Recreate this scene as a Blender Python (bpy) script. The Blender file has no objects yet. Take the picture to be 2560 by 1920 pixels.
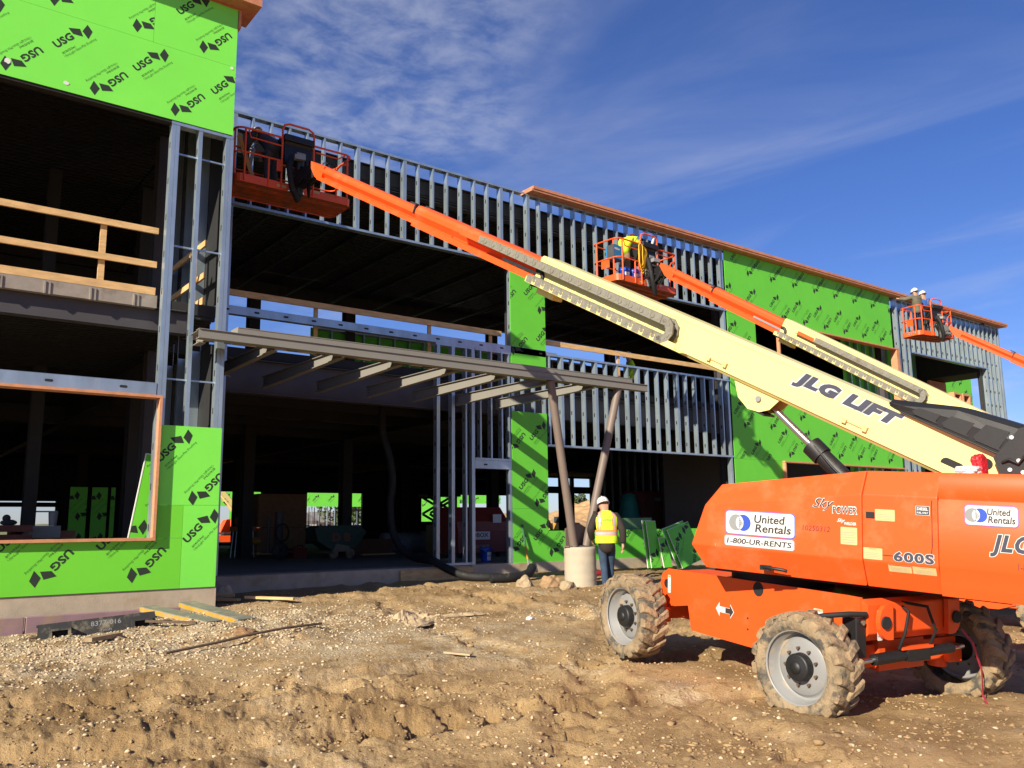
import bpy, bmesh, math, random
import numpy as np
from mathutils import Matrix, Vector, noise
random.seed(7); rng = np.random.default_rng(7)
S = bpy.context.scene; COL = S.collection
R_ = math.radians; PI = math.pi

# ------------------------------------------------------------------ camera
cam = bpy.data.cameras.new('camera'); cam_o = bpy.data.objects.new('camera', cam); COL.objects.link(cam_o)
S.camera = cam_o
def cam_axes(yaw, pitch, roll):
    cy, sy, cp, sp, cr, sr = math.cos(yaw), math.sin(yaw), math.cos(pitch), math.sin(pitch), math.cos(roll), math.sin(roll)
    fwd = Vector((sy*cp, cy*cp, sp)); right = Vector((cy, -sy, 0)); up = right.cross(fwd)
    return cr*right + sr*up, -sr*right + cr*up, fwd
_r, _u, _f = cam_axes(R_(37.474), R_(9.356), R_(-.671))
m = Matrix((_r, _u, -_f)).transposed().to_4x4(); m.translation = (0, 0, 1.6)
cam_o.matrix_world = m
cam.sensor_width = 36; cam.lens = 36*2146/2560; cam.clip_start = .1; cam.clip_end = 3000

# ------------------------------------------------------------------ sun, sky, exposure
SUN_L = Vector((1.85, .70, -1.0)).normalized()
sun = bpy.data.lights.new('sun', 'SUN'); sun.energy = 4.9; sun.angle = R_(.5); sun.color = (1, .90, .72)
sun_o = bpy.data.objects.new('sun', sun); COL.objects.link(sun_o)
sun_o.rotation_euler = SUN_L.to_track_quat('-Z', 'Y').to_euler(); sun_o.location = (-20, -8, 25)
elev = math.asin(-SUN_L.z); azim = math.atan2(-SUN_L.x, -SUN_L.y)
S.view_settings.view_transform = 'Standard'; S.view_settings.look = 'None'
S.view_settings.exposure = .80; S.view_settings.gamma = 1

def nd(nt, typ, **kw):
    n = nt.nodes.new(typ)
    for k, v in kw.items():
        if k == 'inp':
            for a, b in v.items(): n.inputs[a].default_value = b
        else: setattr(n, k, v)
    return n
W = bpy.data.worlds.new('World'); S.world = W; W.use_nodes = True
nt = W.node_tree; nt.nodes.clear(); L = nt.links.new
out = nd(nt, 'ShaderNodeOutputWorld'); bg = nd(nt, 'ShaderNodeBackground'); bg.inputs[1].default_value = .060
sky = nd(nt, 'ShaderNodeTexSky', sky_type='NISHITA', sun_disc=False, sun_elevation=elev, sun_rotation=azim,
         altitude=250, air_density=1.0, dust_density=.25, ozone_density=2.2)
hsv = nd(nt, 'ShaderNodeHueSaturation', inp={'Saturation': 1.15, 'Value': .95})
L(sky.outputs[0], hsv.inputs['Color'])
tint = nd(nt, 'ShaderNodeMix', data_type='RGBA', blend_type='MULTIPLY'); tint.inputs[0].default_value = 1
tint.inputs[7].default_value = (.76, .83, 1.28, 1)
L(hsv.outputs[0], tint.inputs[6])
tc = nd(nt, 'ShaderNodeTexCoord')
sep = nd(nt, 'ShaderNodeSeparateXYZ'); L(tc.outputs['Generated'], sep.inputs[0])
def mth(op, a, b=None, c=None, clamp=False):
    n = nd(nt, 'ShaderNodeMath', operation=op, use_clamp=clamp)
    for i, v in enumerate((a, b, c)):
        if v is None: continue
        if isinstance(v, (int, float)): n.inputs[i].default_value = v
        else: L(v, n.inputs[i])
    return n.outputs[0]
zc = mth('MAXIMUM', sep.outputs[2], .04)
px = mth('DIVIDE', sep.outputs[0], zc); py = mth('DIVIDE', sep.outputs[1], zc)
def comb(x, y, z=0.):
    c = nd(nt, 'ShaderNodeCombineXYZ')
    for i, v in enumerate((x, y, z)):
        if isinstance(v, (int, float)): c.inputs[i].default_value = v
        else: L(v, c.inputs[i])
    return c.outputs[0]
def wnoise(vec, sc, det, rough, dist=0.):
    n = nd(nt, 'ShaderNodeTexNoise', inp={'Scale': sc, 'Detail': det, 'Roughness': rough, 'Distortion': dist}); L(vec, n.inputs['Vector']); return n.outputs[0]
def blob(cx, cy, cz, lo, hi):                  # soft region of the sky round one direction
    d = nd(nt, 'ShaderNodeVectorMath', operation='DOT_PRODUCT'); L(tc.outputs['Generated'], d.inputs[0]); d.inputs[1].default_value = Vector((cx, cy, cz)).normalized()
    return nd_map(d.outputs['Value'], lo, hi)
def nd_map(v, lo, hi, a=0., b=1.):
    n = nd(nt, 'ShaderNodeMapRange', interpolation_type='SMOOTHSTEP', inp={1: lo, 2: hi, 3: a, 4: b}); L(v, n.inputs[0]); return n.outputs[0]
pv = comb(px, py)
# high mackerel cloud over the left wing, thin streaks to the right, hazy bank low on the right
mac = mth('MULTIPLY', nd_map(wnoise(pv, 9.5, 7, .60, .25), .26, .78), nd_map(wnoise(pv, 1.7, 3, .5), .25, .60))
mac = mth('MULTIPLY', mac, blob(.34, .80, .50, .945, .988))
rot = nd(nt, 'ShaderNodeVectorRotate', rotation_type='Z_AXIS', inp={'Angle': R_(80)}); L(pv, rot.inputs[0])
stm = nd(nt, 'ShaderNodeMapping'); stm.inputs['Scale'].default_value = (.55, 1.7, 1); L(rot.outputs[0], stm.inputs[0])
stk = mth('MULTIPLY', nd_map(wnoise(stm.outputs[0], .62, 7, .55, 1.1), .44, .90), .50)
stk = mth('MULTIPLY', stk, nd_map(sep.outputs[2], .10, .30))
low = mth('MULTIPLY', nd_map(wnoise(comb(mth('MULTIPLY', sep.outputs[0], 1.0), sep.outputs[1], mth('MULTIPLY', sep.outputs[2], 3.2)), 5, 5, .55), .38, .62), nd_map(sep.outputs[2], .27, .13))
low = mth('MULTIPLY', low, blob(.93, .33, .14, .93, .99))
cl = mth('ADD', mth('ADD', mth('MULTIPLY', mac, .44), stk), mth('MULTIPLY', low, 1.1), clamp=True)
mix = nd(nt, 'ShaderNodeMix', data_type='RGBA'); L(cl, mix.inputs[0]); L(tint.outputs[2], mix.inputs[6]); mix.inputs[7].default_value = (6.0, 6.3, 7.4, 1)
L(mix.outputs[2], bg.inputs[0]); L(bg.outputs[0], out.inputs[0])

# ------------------------------------------------------------------ materials
MATS = {}
def mat(name, col, rough=.6, metal=0., var=.12, vscale=6., bump=0., bscale=40., dirt=None, dscale=2.5, dlo=.55, dhi=.75, spec=.5, coat=0., stretch=None, scratch=None):
    """principled material with procedural colour variation, optional dirt patches and bump"""
    if name in MATS: return MATS[name]
    M = bpy.data.materials.new(name); M.use_nodes = True; t = M.node_tree; t.nodes.clear(); l = t.links.new
    o = nd(t, 'ShaderNodeOutputMaterial'); b = nd(t, 'ShaderNodeBsdfPrincipled', inp={'Roughness': rough, 'Metallic': metal, 'Specular IOR Level': spec, 'Coat Weight': coat})
    l(b.outputs[0], o.inputs[0])
    geo = nd(t, 'ShaderNodeTexCoord'); mp = nd(t, 'ShaderNodeMapping')
    if stretch: mp.inputs['Scale'].default_value = stretch
    l(geo.outputs['Object'], mp.inputs[0])
    n = nd(t, 'ShaderNodeTexNoise', inp={'Scale': vscale, 'Detail': 5, 'Roughness': .6}); l(mp.outputs[0], n.inputs['Vector'])
    r = nd(t, 'ShaderNodeValToRGB'); l(n.outputs[0], r.inputs[0])
    c = Vector(col); r.color_ramp.elements[0].position = .28; r.color_ramp.elements[1].position = .72
    r.color_ramp.elements[0].color = (*(c*(1-var)), 1); r.color_ramp.elements[1].color = (*(c*(1+var)), 1)
    src = r.outputs[0]
    if dirt:
        n2 = nd(t, 'ShaderNodeTexNoise', inp={'Scale': dscale, 'Detail': 8, 'Roughness': .68}); l(mp.outputs[0], n2.inputs['Vector'])
        mr = nd(t, 'ShaderNodeMapRange', inp={1: dlo, 2: dhi}); l(n2.outputs[0], mr.inputs[0])
        mx = nd(t, 'ShaderNodeMix', data_type='RGBA'); l(mr.outputs[0], mx.inputs[0]); l(src, mx.inputs[6]); mx.inputs[7].default_value = (*dirt, 1)
        src = mx.outputs[2]
        ra = nd(t, 'ShaderNodeMapRange', inp={1: 0., 2: 1., 3: rough, 4: .9}); l(mr.outputs[0], ra.inputs[0]); l(ra.outputs[0], b.inputs['Roughness'])
    if scratch:                                 # thin chips and scuffs
        m2 = nd(t, 'ShaderNodeMapping'); m2.inputs['Rotation'].default_value = (.4, .9, .3); m2.inputs['Scale'].default_value = (1, 1, .28); l(geo.outputs['Object'], m2.inputs[0])
        n4 = nd(t, 'ShaderNodeTexNoise', inp={'Scale': 26., 'Detail': 3, 'Roughness': .7}); l(m2.outputs[0], n4.inputs['Vector'])
        n5 = nd(t, 'ShaderNodeMapRange', inp={1: .735, 2: .76}); l(n4.outputs[0], n5.inputs[0])
        mx = nd(t, 'ShaderNodeMix', data_type='RGBA'); l(n5.outputs[0], mx.inputs[0]); l(src, mx.inputs[6]); mx.inputs[7].default_value = (*scratch, 1); src = mx.outputs[2]
    l(src, b.inputs['Base Color'])
    if bump:
        n3 = nd(t, 'ShaderNodeTexNoise', inp={'Scale': bscale, 'Detail': 4, 'Roughness': .6}); l(mp.outputs[0], n3.inputs['Vector'])
        bp = nd(t, 'ShaderNodeBump', inp={'Strength': bump, 'Distance': .02}); l(n3.outputs[0], bp.inputs['Height']); l(bp.outputs[0], b.inputs['Normal'])
    MATS[name] = M
    return M
MUD = (.40, .28, .15)
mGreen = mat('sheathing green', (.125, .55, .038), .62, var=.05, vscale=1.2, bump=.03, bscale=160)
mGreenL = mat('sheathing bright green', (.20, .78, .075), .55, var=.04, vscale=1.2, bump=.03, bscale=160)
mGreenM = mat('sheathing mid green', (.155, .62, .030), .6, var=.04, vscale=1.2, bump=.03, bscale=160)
mGypsum = mat('gypsum core', (.72, .72, .66), .9, var=.06)
mInk = mat('black print', (.018, .030, .018), .7, var=.1)
mInk2 = mat('thin grey print', (.045, .16, .030), .7, var=.1)
mStud = mat('galvanised steel', (.42, .51, .57), .34, .68, var=.22, vscale=3.0, bump=.05, bscale=70, dirt=(.30, .33, .35), dscale=5, dlo=.62, dhi=.8, stretch=(1, 1, .35))
mHole = mat('slot and shade black', (.012, .013, .015), .8)
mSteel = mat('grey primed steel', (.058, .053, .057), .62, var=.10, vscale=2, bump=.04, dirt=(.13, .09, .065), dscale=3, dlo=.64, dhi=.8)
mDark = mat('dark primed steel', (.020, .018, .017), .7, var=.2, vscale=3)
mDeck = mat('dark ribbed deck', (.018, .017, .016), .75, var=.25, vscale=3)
mCanopy = mat('taupe canopy paint', (.215, .205, .178), .55, var=.05, vscale=1.5, dirt=(.23, .195, .15), dscale=3, dlo=.62, dhi=.85)
mColumn = mat('brown column paint', (.17, .13, .108), .55, var=.08, vscale=3, dirt=(.17, .13, .11), dscale=3, dlo=.6, dhi=.85)
mWood = mat('raw timber', (.62, .39, .17), .75, var=.22, vscale=9, bump=.15, bscale=50, dirt=(.33, .19, .08), dscale=3, dlo=.6, dhi=.8, stretch=(.4, .4, 1.5))
mBuck = mat('treated red timber', (.56, .25, .125), .75, var=.16, vscale=8, bump=.12, bscale=60, dirt=(.36, .15, .08), dscale=3, dlo=.6, dhi=.8)
mFascia = mat('fascia board', (.48, .20, .105), .75, var=.18, vscale=6, bump=.1, bscale=50, dirt=(.26, .11, .07), dscale=2.2, dlo=.56, dhi=.75)
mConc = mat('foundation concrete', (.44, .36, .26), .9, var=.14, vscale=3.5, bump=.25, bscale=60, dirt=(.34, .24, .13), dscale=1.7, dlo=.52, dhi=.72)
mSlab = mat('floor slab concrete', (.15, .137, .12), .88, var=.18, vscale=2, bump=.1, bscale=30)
mPier = mat('pale pier concrete', (.42, .365, .28), .9, var=.10, vscale=3, bump=.2, bscale=50, dirt=(.44, .34, .22), dscale=1.5, dlo=.5, dhi=.75)
mFoam = mat('pink foam board', (.25, .155, .175), .85, var=.12, vscale=4, bump=.1, dirt=(.30, .21, .13), dscale=2.5, dlo=.52, dhi=.72)
mOrange = mat('orange paint', (.78, .088, .013), .44, var=.03, vscale=2, spec=.4, coat=.0, dirt=(.60, .17, .065), dscale=1.9, dlo=.54, dhi=.86, scratch=(.62, .36, .20))
mOrangeW = mat('worn orange paint', (.76, .10, .016), .45, var=.08, vscale=4, dirt=(.30, .13, .06), dscale=3.2, dlo=.58, dhi=.8)
mOrangeD = mat('dark orange underside', (.36, .075, .025), .6, var=.2, vscale=5, dirt=(.15, .07, .035), dscale=3, dlo=.45, dhi=.7)  # darker orange with brown patches for the platform underside
mCream = mat('cream paint', (.76, .65, .245), .40, var=.03, vscale=1.5, coat=.12, dirt=(.58, .44, .21), dscale=1.8, dlo=.58, dhi=.9, scratch=(.40, .30, .16))
mBlack = mat('black plastic', (.011, .011, .012), .5, var=.15, vscale=8, bump=.1, bscale=250, dirt=(.045, .037, .028), dscale=3, dlo=.60, dhi=.9)
mRubber = mat('black rubber', (.020, .019, .018), .7, var=.2, dirt=(.16, .12, .08), dscale=3, dlo=.56, dhi=.8)
mTyre = mat('muddy tyre', (.27, .20, .12), .93, var=.30, vscale=7, bump=.7, bscale=38, dirt=(.075, .070, .060), dscale=4.0, dlo=.50, dhi=.60)
mLug = mat('muddy tread', (.28, .20, .115), .95, var=.28, vscale=9, bump=.8, bscale=34, dirt=(.10, .085, .066), dscale=5, dlo=.52, dhi=.62)
mRim = mat('grey rim paint', (.235, .235, .232), .42, var=.05, dirt=(.36, .265, .15), dscale=4, dlo=.56, dhi=.72)
mChrome = mat('chromed rod', (.62, .60, .58), .16, .95, var=.05)
mHose = mat('black hose', (.007, .007, .008), .75, var=.2, dirt=(.12, .10, .075), dscale=4, dlo=.6, dhi=.8)
mChain = mat('grey link plastic', (.19, .18, .145), .6, var=.14, vscale=14, dirt=(.14, .12, .085), dscale=5, dlo=.5, dhi=.75)
mWhite = mat('white decal', (.62, .62, .60), .45, var=.02)
mNavy = mat('navy print', (.045, .050, .075), .45, var=.05)
mCharc = mat('charcoal print', (.040, .033, .030), .45, var=.05)
mBlue = mat('blue print', (.030, .075, .42), .45, var=.05)
mGreyP = mat('grey print', (.24, .245, .25), .45, var=.03)
mYelDec = mat('yellow decal', (.56, .42, .19), .5, var=.06)
mRedDec = mat('red print', (.55, .04, .04), .5, var=.05)
mRedFilm = mat('red plastic film', (.42, .010, .018), .35, var=.15, vscale=20, bump=.4, bscale=60)
mWhFilm = mat('white plastic film', (.6, .585, .57), .4, var=.08, vscale=20, bump=.4, bscale=60)
mHat = mat('white hard hat', (.66, .66, .65), .3, var=.02)
mVest = mat('hi vis yellow', (.52, .74, .025), .7, var=.05, vscale=14, bump=.15, bscale=30)
mVestO = mat('hi vis orange', (.85, .26, .06), .7, var=.05)
mTape = mat('reflective tape', (.42, .38, .40), .4, var=.06)
mJacket = mat('dark brown jacket', (.022, .015, .012), .85, var=.2, vscale=10, bump=.3, bscale=25)
mJeans = mat('blue jeans', (.026, .050, .092), .9, var=.25, vscale=12, bump=.3, bscale=30)
mSkin = mat('skin', (.42, .22, .14), .6, var=.08)
mBoot = mat('leather boot', (.19, .12, .075), .8, var=.2)
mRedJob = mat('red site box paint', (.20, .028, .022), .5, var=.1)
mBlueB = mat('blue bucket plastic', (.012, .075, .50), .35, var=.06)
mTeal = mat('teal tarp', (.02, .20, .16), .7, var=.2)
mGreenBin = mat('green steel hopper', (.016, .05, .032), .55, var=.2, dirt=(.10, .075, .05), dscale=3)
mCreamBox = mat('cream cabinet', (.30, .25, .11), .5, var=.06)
mCard = mat('brown packing', (.26, .14, .075), .85, var=.2)
mGreyBag = mat('grey wrapped roll', (.22, .225, .25), .5, var=.12, bump=.3)
mYellow = mat('yellow paint', (.50, .25, .02), .5, var=.15, dirt=(.28, .23, .15), dscale=6, dlo=.48, dhi=.62)
mPlate = mat('black scuffed steel', (.030, .030, .028), .55, var=.2, dirt=(.26, .22, .14), dscale=4, dlo=.53, dhi=.7)
mForkG = mat('grey scuffed steel', (.20, .20, .165), .6, var=.2, dirt=(.40, .31, .18), dscale=4, dlo=.52, dhi=.72)
mRust = mat('rusty bar', (.10, .065, .040), .85, var=.3, vscale=20)
mPaper = mat('tan kraft paper', (.42, .31, .185), .9, var=.10, vscale=5)
mRock = mat('pale limestone', (.36, .275, .17), .95, var=.18, vscale=8, bump=.5, bscale=30)
mClod = mat('clods and gravel', (.31, .205, .10), .97, var=.40, vscale=1.7, bump=.5, bscale=60)
mGravel = mat('pale crushed stone', (.52, .41, .27), .97, var=.22, vscale=30, bump=.4, bscale=60)
mLeaf = mat('tree foliage', (.055, .085, .028), .9, var=.5, vscale=1.5)
mBark = mat('bark', (.10, .07, .045), .95)
mCordY = mat('yellow cord', (.80, .46, .02), .6)
mRoofG = mat('grey shingle', (.20, .19, .19), .9, var=.15)
mHouse = mat('pale siding', (.56, .53, .48), .8)
mGlassD = mat('dark window glass', (.03, .04, .05), .15)
mOlive = mat('olive hoodie', (.115, .105, .070), .9, var=.15, bump=.25, bscale=25)
mBlueCl = mat('blue jacket', (.03, .10, .34), .85, var=.15)
mTanCl = mat('tan canvas', (.23, .145, .085), .9, var=.2)
mGreyCl = mat('dark grey canvas', (.055, .055, .06), .9, var=.2)

# ------------------------------------------------------------------ helpers
ROOTM = {}                                     # root object name -> its world matrix
class MB:
    """collects shapes, then links them as ONE mesh object"""
    def __init__(s, xf=None): s.v = []; s.f = []; s.mi = []; s.sm = []; s.xf = xf or Matrix()
    def add(s, vs, fs, mi=0, smooth=False):
        o = len(s.v); X = s.xf
        s.v += [X @ Vector(p) for p in vs]
        for f in fs: s.f.append([i+o for i in f]); s.mi.append(mi); s.sm.append(smooth)
    def box(s, c, d, rot=None, mi=0):
        hx, hy, hz = d[0]/2, d[1]/2, d[2]/2; c = Vector(c)
        vs = [Vector((x, y, z)) for x in (-hx, hx) for y in (-hy, hy) for z in (-hz, hz)]
        if rot is not None: vs = [rot @ p for p in vs]
        s.add([p+c for p in vs], [(0,1,3,2),(4,6,7,5),(0,4,5,1),(2,3,7,6),(0,2,6,4),(1,5,7,3)], mi)
    def b2(s, a, b, mi=0):                     # box from corner to corner
        s.box([(a[i]+b[i])/2 for i in range(3)], [abs(b[i]-a[i]) for i in range(3)], None, mi)
    def bar(s, a, b, w, h, upv=(0,0,1), mi=0): # box beam from a to b
        a, b = Vector(a), Vector(b); d = (b-a); ln = d.length; d.normalize()
        x = d.cross(Vector(upv))
        if x.length < 1e-4: x = d.cross(Vector((1,0,0)))
        x.normalize(); u = x.cross(d)
        s.box((a+b)/2, (w, ln, h), Matrix((x, d, u)).transposed(), mi)
    def prism(s, poly, a, b, fr, mi=0, smooth=False):
        """poly 2D in axes (fr[0],fr[1]), extruded along fr[2] from a to b, origin fr[3]"""
        e0, e1, e2, o = (Vector(q) for q in fr); n = len(poly)
        vs = [o+e0*p[0]+e1*p[1]+e2*a for p in poly]+[o+e0*p[0]+e1*p[1]+e2*b for p in poly]
        s.add(vs, [list(range(n))[::-1], list(range(n, 2*n))], mi)
        s.add(vs, [(i, (i+1) % n, n+(i+1) % n, n+i) for i in range(n)], mi, smooth)
    def tube(s, path, r, seg=8, mi=0, closed=False, cap=True, smooth=True):
        P = [Vector(p) for p in path]; n = len(P); rs = r if isinstance(r, (list, tuple)) else [r]*n
        rings = []; prev = None
        for i, p in enumerate(P):
            if closed: d = P[(i+1) % n]-P[i-1]
            else: d = P[min(i+1, n-1)]-P[max(i-1, 0)]
            d.normalize()
            if prev is None:
                x = d.cross(Vector((0,0,1)))
                if x.length < .05: x = d.cross(Vector((0,1,0)))
            else: x = prev - d*prev.dot(d)
            x.normalize(); prev = x; y = d.cross(x)
            rings.append([p+(x*math.cos(2*PI*k/seg)+y*math.sin(2*PI*k/seg))*rs[i] for k in range(seg)])
        vs = [q for g in rings for q in g]; fs = []
        for i in range(n if closed else n-1):
            j = (i+1) % n
            for k in range(seg): fs.append((i*seg+k, i*seg+(k+1) % seg, j*seg+(k+1) % seg, j*seg+k))
        s.add(vs, fs, mi, smooth)
        if cap and not closed: s.add(rings[0], [list(range(seg))[::-1]], mi); s.add(rings[-1], [list(range(seg))], mi)
    def cyl(s, a, b, r, seg=16, mi=0, r2=None): s.tube([a, b], [r, r if r2 is None else r2], seg, mi)
    def lathe(s, prof, o, axis, seg=24, mi=0, smooth=True, cap=False):
        """prof: (radius, along-axis) pairs"""
        ax = Vector(axis).normalized(); o = Vector(o)
        x = ax.cross(Vector((0,0,1)));  x = x if x.length > .1 else ax.cross(Vector((0,1,0)))
        x.normalize(); y = ax.cross(x); vs = []
        for r, h in prof: vs += [o+ax*h+(x*math.cos(2*PI*k/seg)+y*math.sin(2*PI*k/seg))*r for k in range(seg)]
        fs = [(i*seg+k, i*seg+(k+1) % seg, (i+1)*seg+(k+1) % seg, (i+1)*seg+k) for i in range(len(prof)-1) for k in range(seg)]
        s.add(vs, fs, mi, smooth)
        if cap: s.add(vs[:seg], [list(range(seg))[::-1]], mi); s.add(vs[-seg:], [list(range(seg))], mi)
    def sphere(s, c, r, mi=0, seg=12, sc=(1,1,1), rot=None):
        vs = []; n = seg//2; c = Vector(c)
        for i in range(n+1):
            th = PI*i/n
            for k in range(seg):
                p = Vector((math.sin(th)*math.cos(2*PI*k/seg)*sc[0], math.sin(th)*math.sin(2*PI*k/seg)*sc[1], math.cos(th)*sc[2]))*r
                vs.append(c+(rot @ p if rot else p))
        s.add(vs, [(i*seg+k, (i+1)*seg+k, (i+1)*seg+(k+1) % seg, i*seg+(k+1) % seg) for i in range(n) for k in range(seg)], mi, True)
    def build(s, name, mats, parent=None, label=None, bevel=0., world=False):
        """parent: a thing (geometry is in the thing's own frame) or a part of one; world=True: geometry given in world space"""
        me = bpy.data.meshes.new(name)
        vs = s.v
        root = parent
        while root is not None and root.parent is not None: root = root.parent
        if world and root is not None:
            inv = ROOTM[root.name].inverted(); vs = [inv @ p for p in vs]
        me.from_pydata([tuple(p) for p in vs], [], s.f)
        if not isinstance(mats, (list, tuple)): mats = [mats]
        for q in mats: me.materials.append(q)
        me.polygons.foreach_set('material_index', s.mi); me.polygons.foreach_set('use_smooth', s.sm)
        me.update()
        o = bpy.data.objects.new(name, me); COL.objects.link(o)
        if parent is not None: o.parent = parent
        if label: o['label'] = label
        if bevel:
            b = o.modifiers.new('bevel', 'BEVEL'); b.width = bevel; b.segments = 2; b.limit_method = 'ANGLE'; b.angle_limit = R_(40)
            b.harden_normals = False
        return o
def thing(name, label, cat, M=None, group=None):
    o = bpy.data.objects.new(name, None); COL.objects.link(o); o.empty_display_size = .3
    if M is None: M = Matrix()
    if isinstance(M, (tuple, list, Vector)): M = Matrix.Translation(M)
    o.matrix_world = M; ROOTM[o.name] = M.copy()
    o['label'] = label; o['category'] = cat
    if group: o['group'] = group
    return o
def tag(o, label, cat, group=None, kind=None):
    if kind: o['kind'] = kind
    else: o['label'] = label; o['category'] = cat
    if kind == 'stuff': o['label'] = label; o['category'] = cat
    if group: o['group'] = group
    return o
def copy_thing(root, M, label=None, group=None):
    c = root.copy(); COL.objects.link(c); c.matrix_world = M; ROOTM[c.name] = M.copy()
    if label: c['label'] = label
    if group: c['group'] = group
    for ch in list(root.children):
        d = ch.copy(); COL.objects.link(d); d.parent = c
        for g in list(ch.children):
            e = g.copy(); COL.objects.link(e); e.parent = d
    return c
# text -> flat polygons
TXT = {}
def txt(s, size=1., off=0., res=2, shear=0., space=1.):
    key = (s, size, off, res, shear, space)
    if key in TXT: return TXT[key]
    cu = bpy.data.curves.new('lettering', 'FONT'); cu.body = s; cu.size = size; cu.offset = off; cu.resolution_u = res; cu.shear = shear; cu.space_character = space
    cu.fill_mode = 'FRONT'
    o = bpy.data.objects.new('lettering', cu); COL.objects.link(o)
    dg = bpy.context.evaluated_depsgraph_get(); me = o.evaluated_get(dg).to_mesh()
    vs = [(v.co.x, v.co.y) for v in me.vertices]; fs = [list(p.vertices) for p in me.polygons]
    o.evaluated_get(dg).to_mesh_clear(); bpy.data.objects.remove(o); bpy.data.curves.remove(cu)
    TXT[key] = (vs, fs); return TXT[key]
def txt_w(t): xs = [v[0] for v in t[0]]; return (min(xs), max(xs)) if xs else (0, 0)
def put_text(mb, t, o, ex, ey, lift=0., nrm=(0,0,0), mi=0, width=None, height=None):
    """t: txt(); o: bottom-left, ex/ey unit axes; scaled to width/height if given"""
    xs = [v[0] for v in t[0]]; ys = [v[1] for v in t[0]]
    x0, x1, y0, y1 = min(xs), max(xs), min(ys), max(ys)
    sx = width/(x1-x0) if width else 1; sy = height/(y1-y0) if height else sx
    o, ex, ey, n = Vector(o), Vector(ex), Vector(ey), Vector(nrm)
    vs = [o+ex*((x-x0)*sx)+ey*((y-y0)*sy)+n*lift for x, y in t[0]]
    fs = t[1]
    if ex.cross(ey).dot(n) < 0: fs = [f[::-1] for f in fs]
    mb.add(vs, fs, mi)
# ------------------------------------------------------------------ ground
YM, YL = 16.6, 13.6                            # front planes of the main facade and of the left wing
def vnoise(x, y, seed=0):
    xi = np.floor(x).astype(np.int64); yi = np.floor(y).astype(np.int64); fx = x-xi; fy = y-yi
    fx = fx*fx*(3-2*fx); fy = fy*fy*(3-2*fy)
    def h(a, b):
        n = (a*374761393+b*668265263+seed*1442695041) & 0x7fffffff
        n = ((n ^ (n >> 13))*1274126177) & 0x7fffffff
        return ((n ^ (n >> 16)) & 0xffff)/65535.
    return (h(xi, yi)*(1-fx)+h(xi+1, yi)*fx)*(1-fy)+(h(xi, yi+1)*(1-fx)+h(xi+1, yi+1)*fx)*fy
def fbm(x, y, oct=4, seed=0, gain=.5):
    s = 0; a = 1; t = 0
    for i in range(oct): s = s+a*vnoise(x*2**i+i*17.3, y*2**i-i*9.7, seed+i); t += a; a *= gain
    return s/t-.5
GP = [(0,0,-.22),(4,0,-.25),(-6,4,-.1),(3,5,-.12),(6.7,4.5,-.10),(7.1,7.2,.10),(8.75,4.2,-.10),(9.2,6.8,.10),(2,8,.0),(4,9.5,.10),
      (1,11,.10),(0,13.4,.20),(2,13.4,.26),(4.6,13.4,.44),(3.6,12,.34),(6,12,.34),(7,14,.44),(5.6,16,.34),(9,15,.47),(11.5,16.3,.44),(10,12.5,.36),
      (11.7,12.5,.29),(11.9,13.3,.36),(14,16.4,.46),(20,16.4,.46),(16,12,.26),(14.5,8,-.12),(15.3,6.6,-.26),(17,4,-.27),(12,4,-.1),(12,1,-.2),
      (22,10,.15),(30,14,.4),(40,16,.4),(35,5,0),(-8,14,.2),(20,30,.5),(20,46,.5),(25,55,.2),(40,55,.3),(7.5,10,.22),(6,7,.08)]
GA = np.array(GP)
def gh0(x, y):
    x = np.asarray(x, float); y = np.asarray(y, float); w = 0; s = 0
    for a, b, z in GP:
        d2 = (x-a)**2+(y-b)**2; k = np.exp(-d2/6.5)+1e-4/(1+d2/30); w = w+k; s = s+k*z
    return s/w
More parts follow.
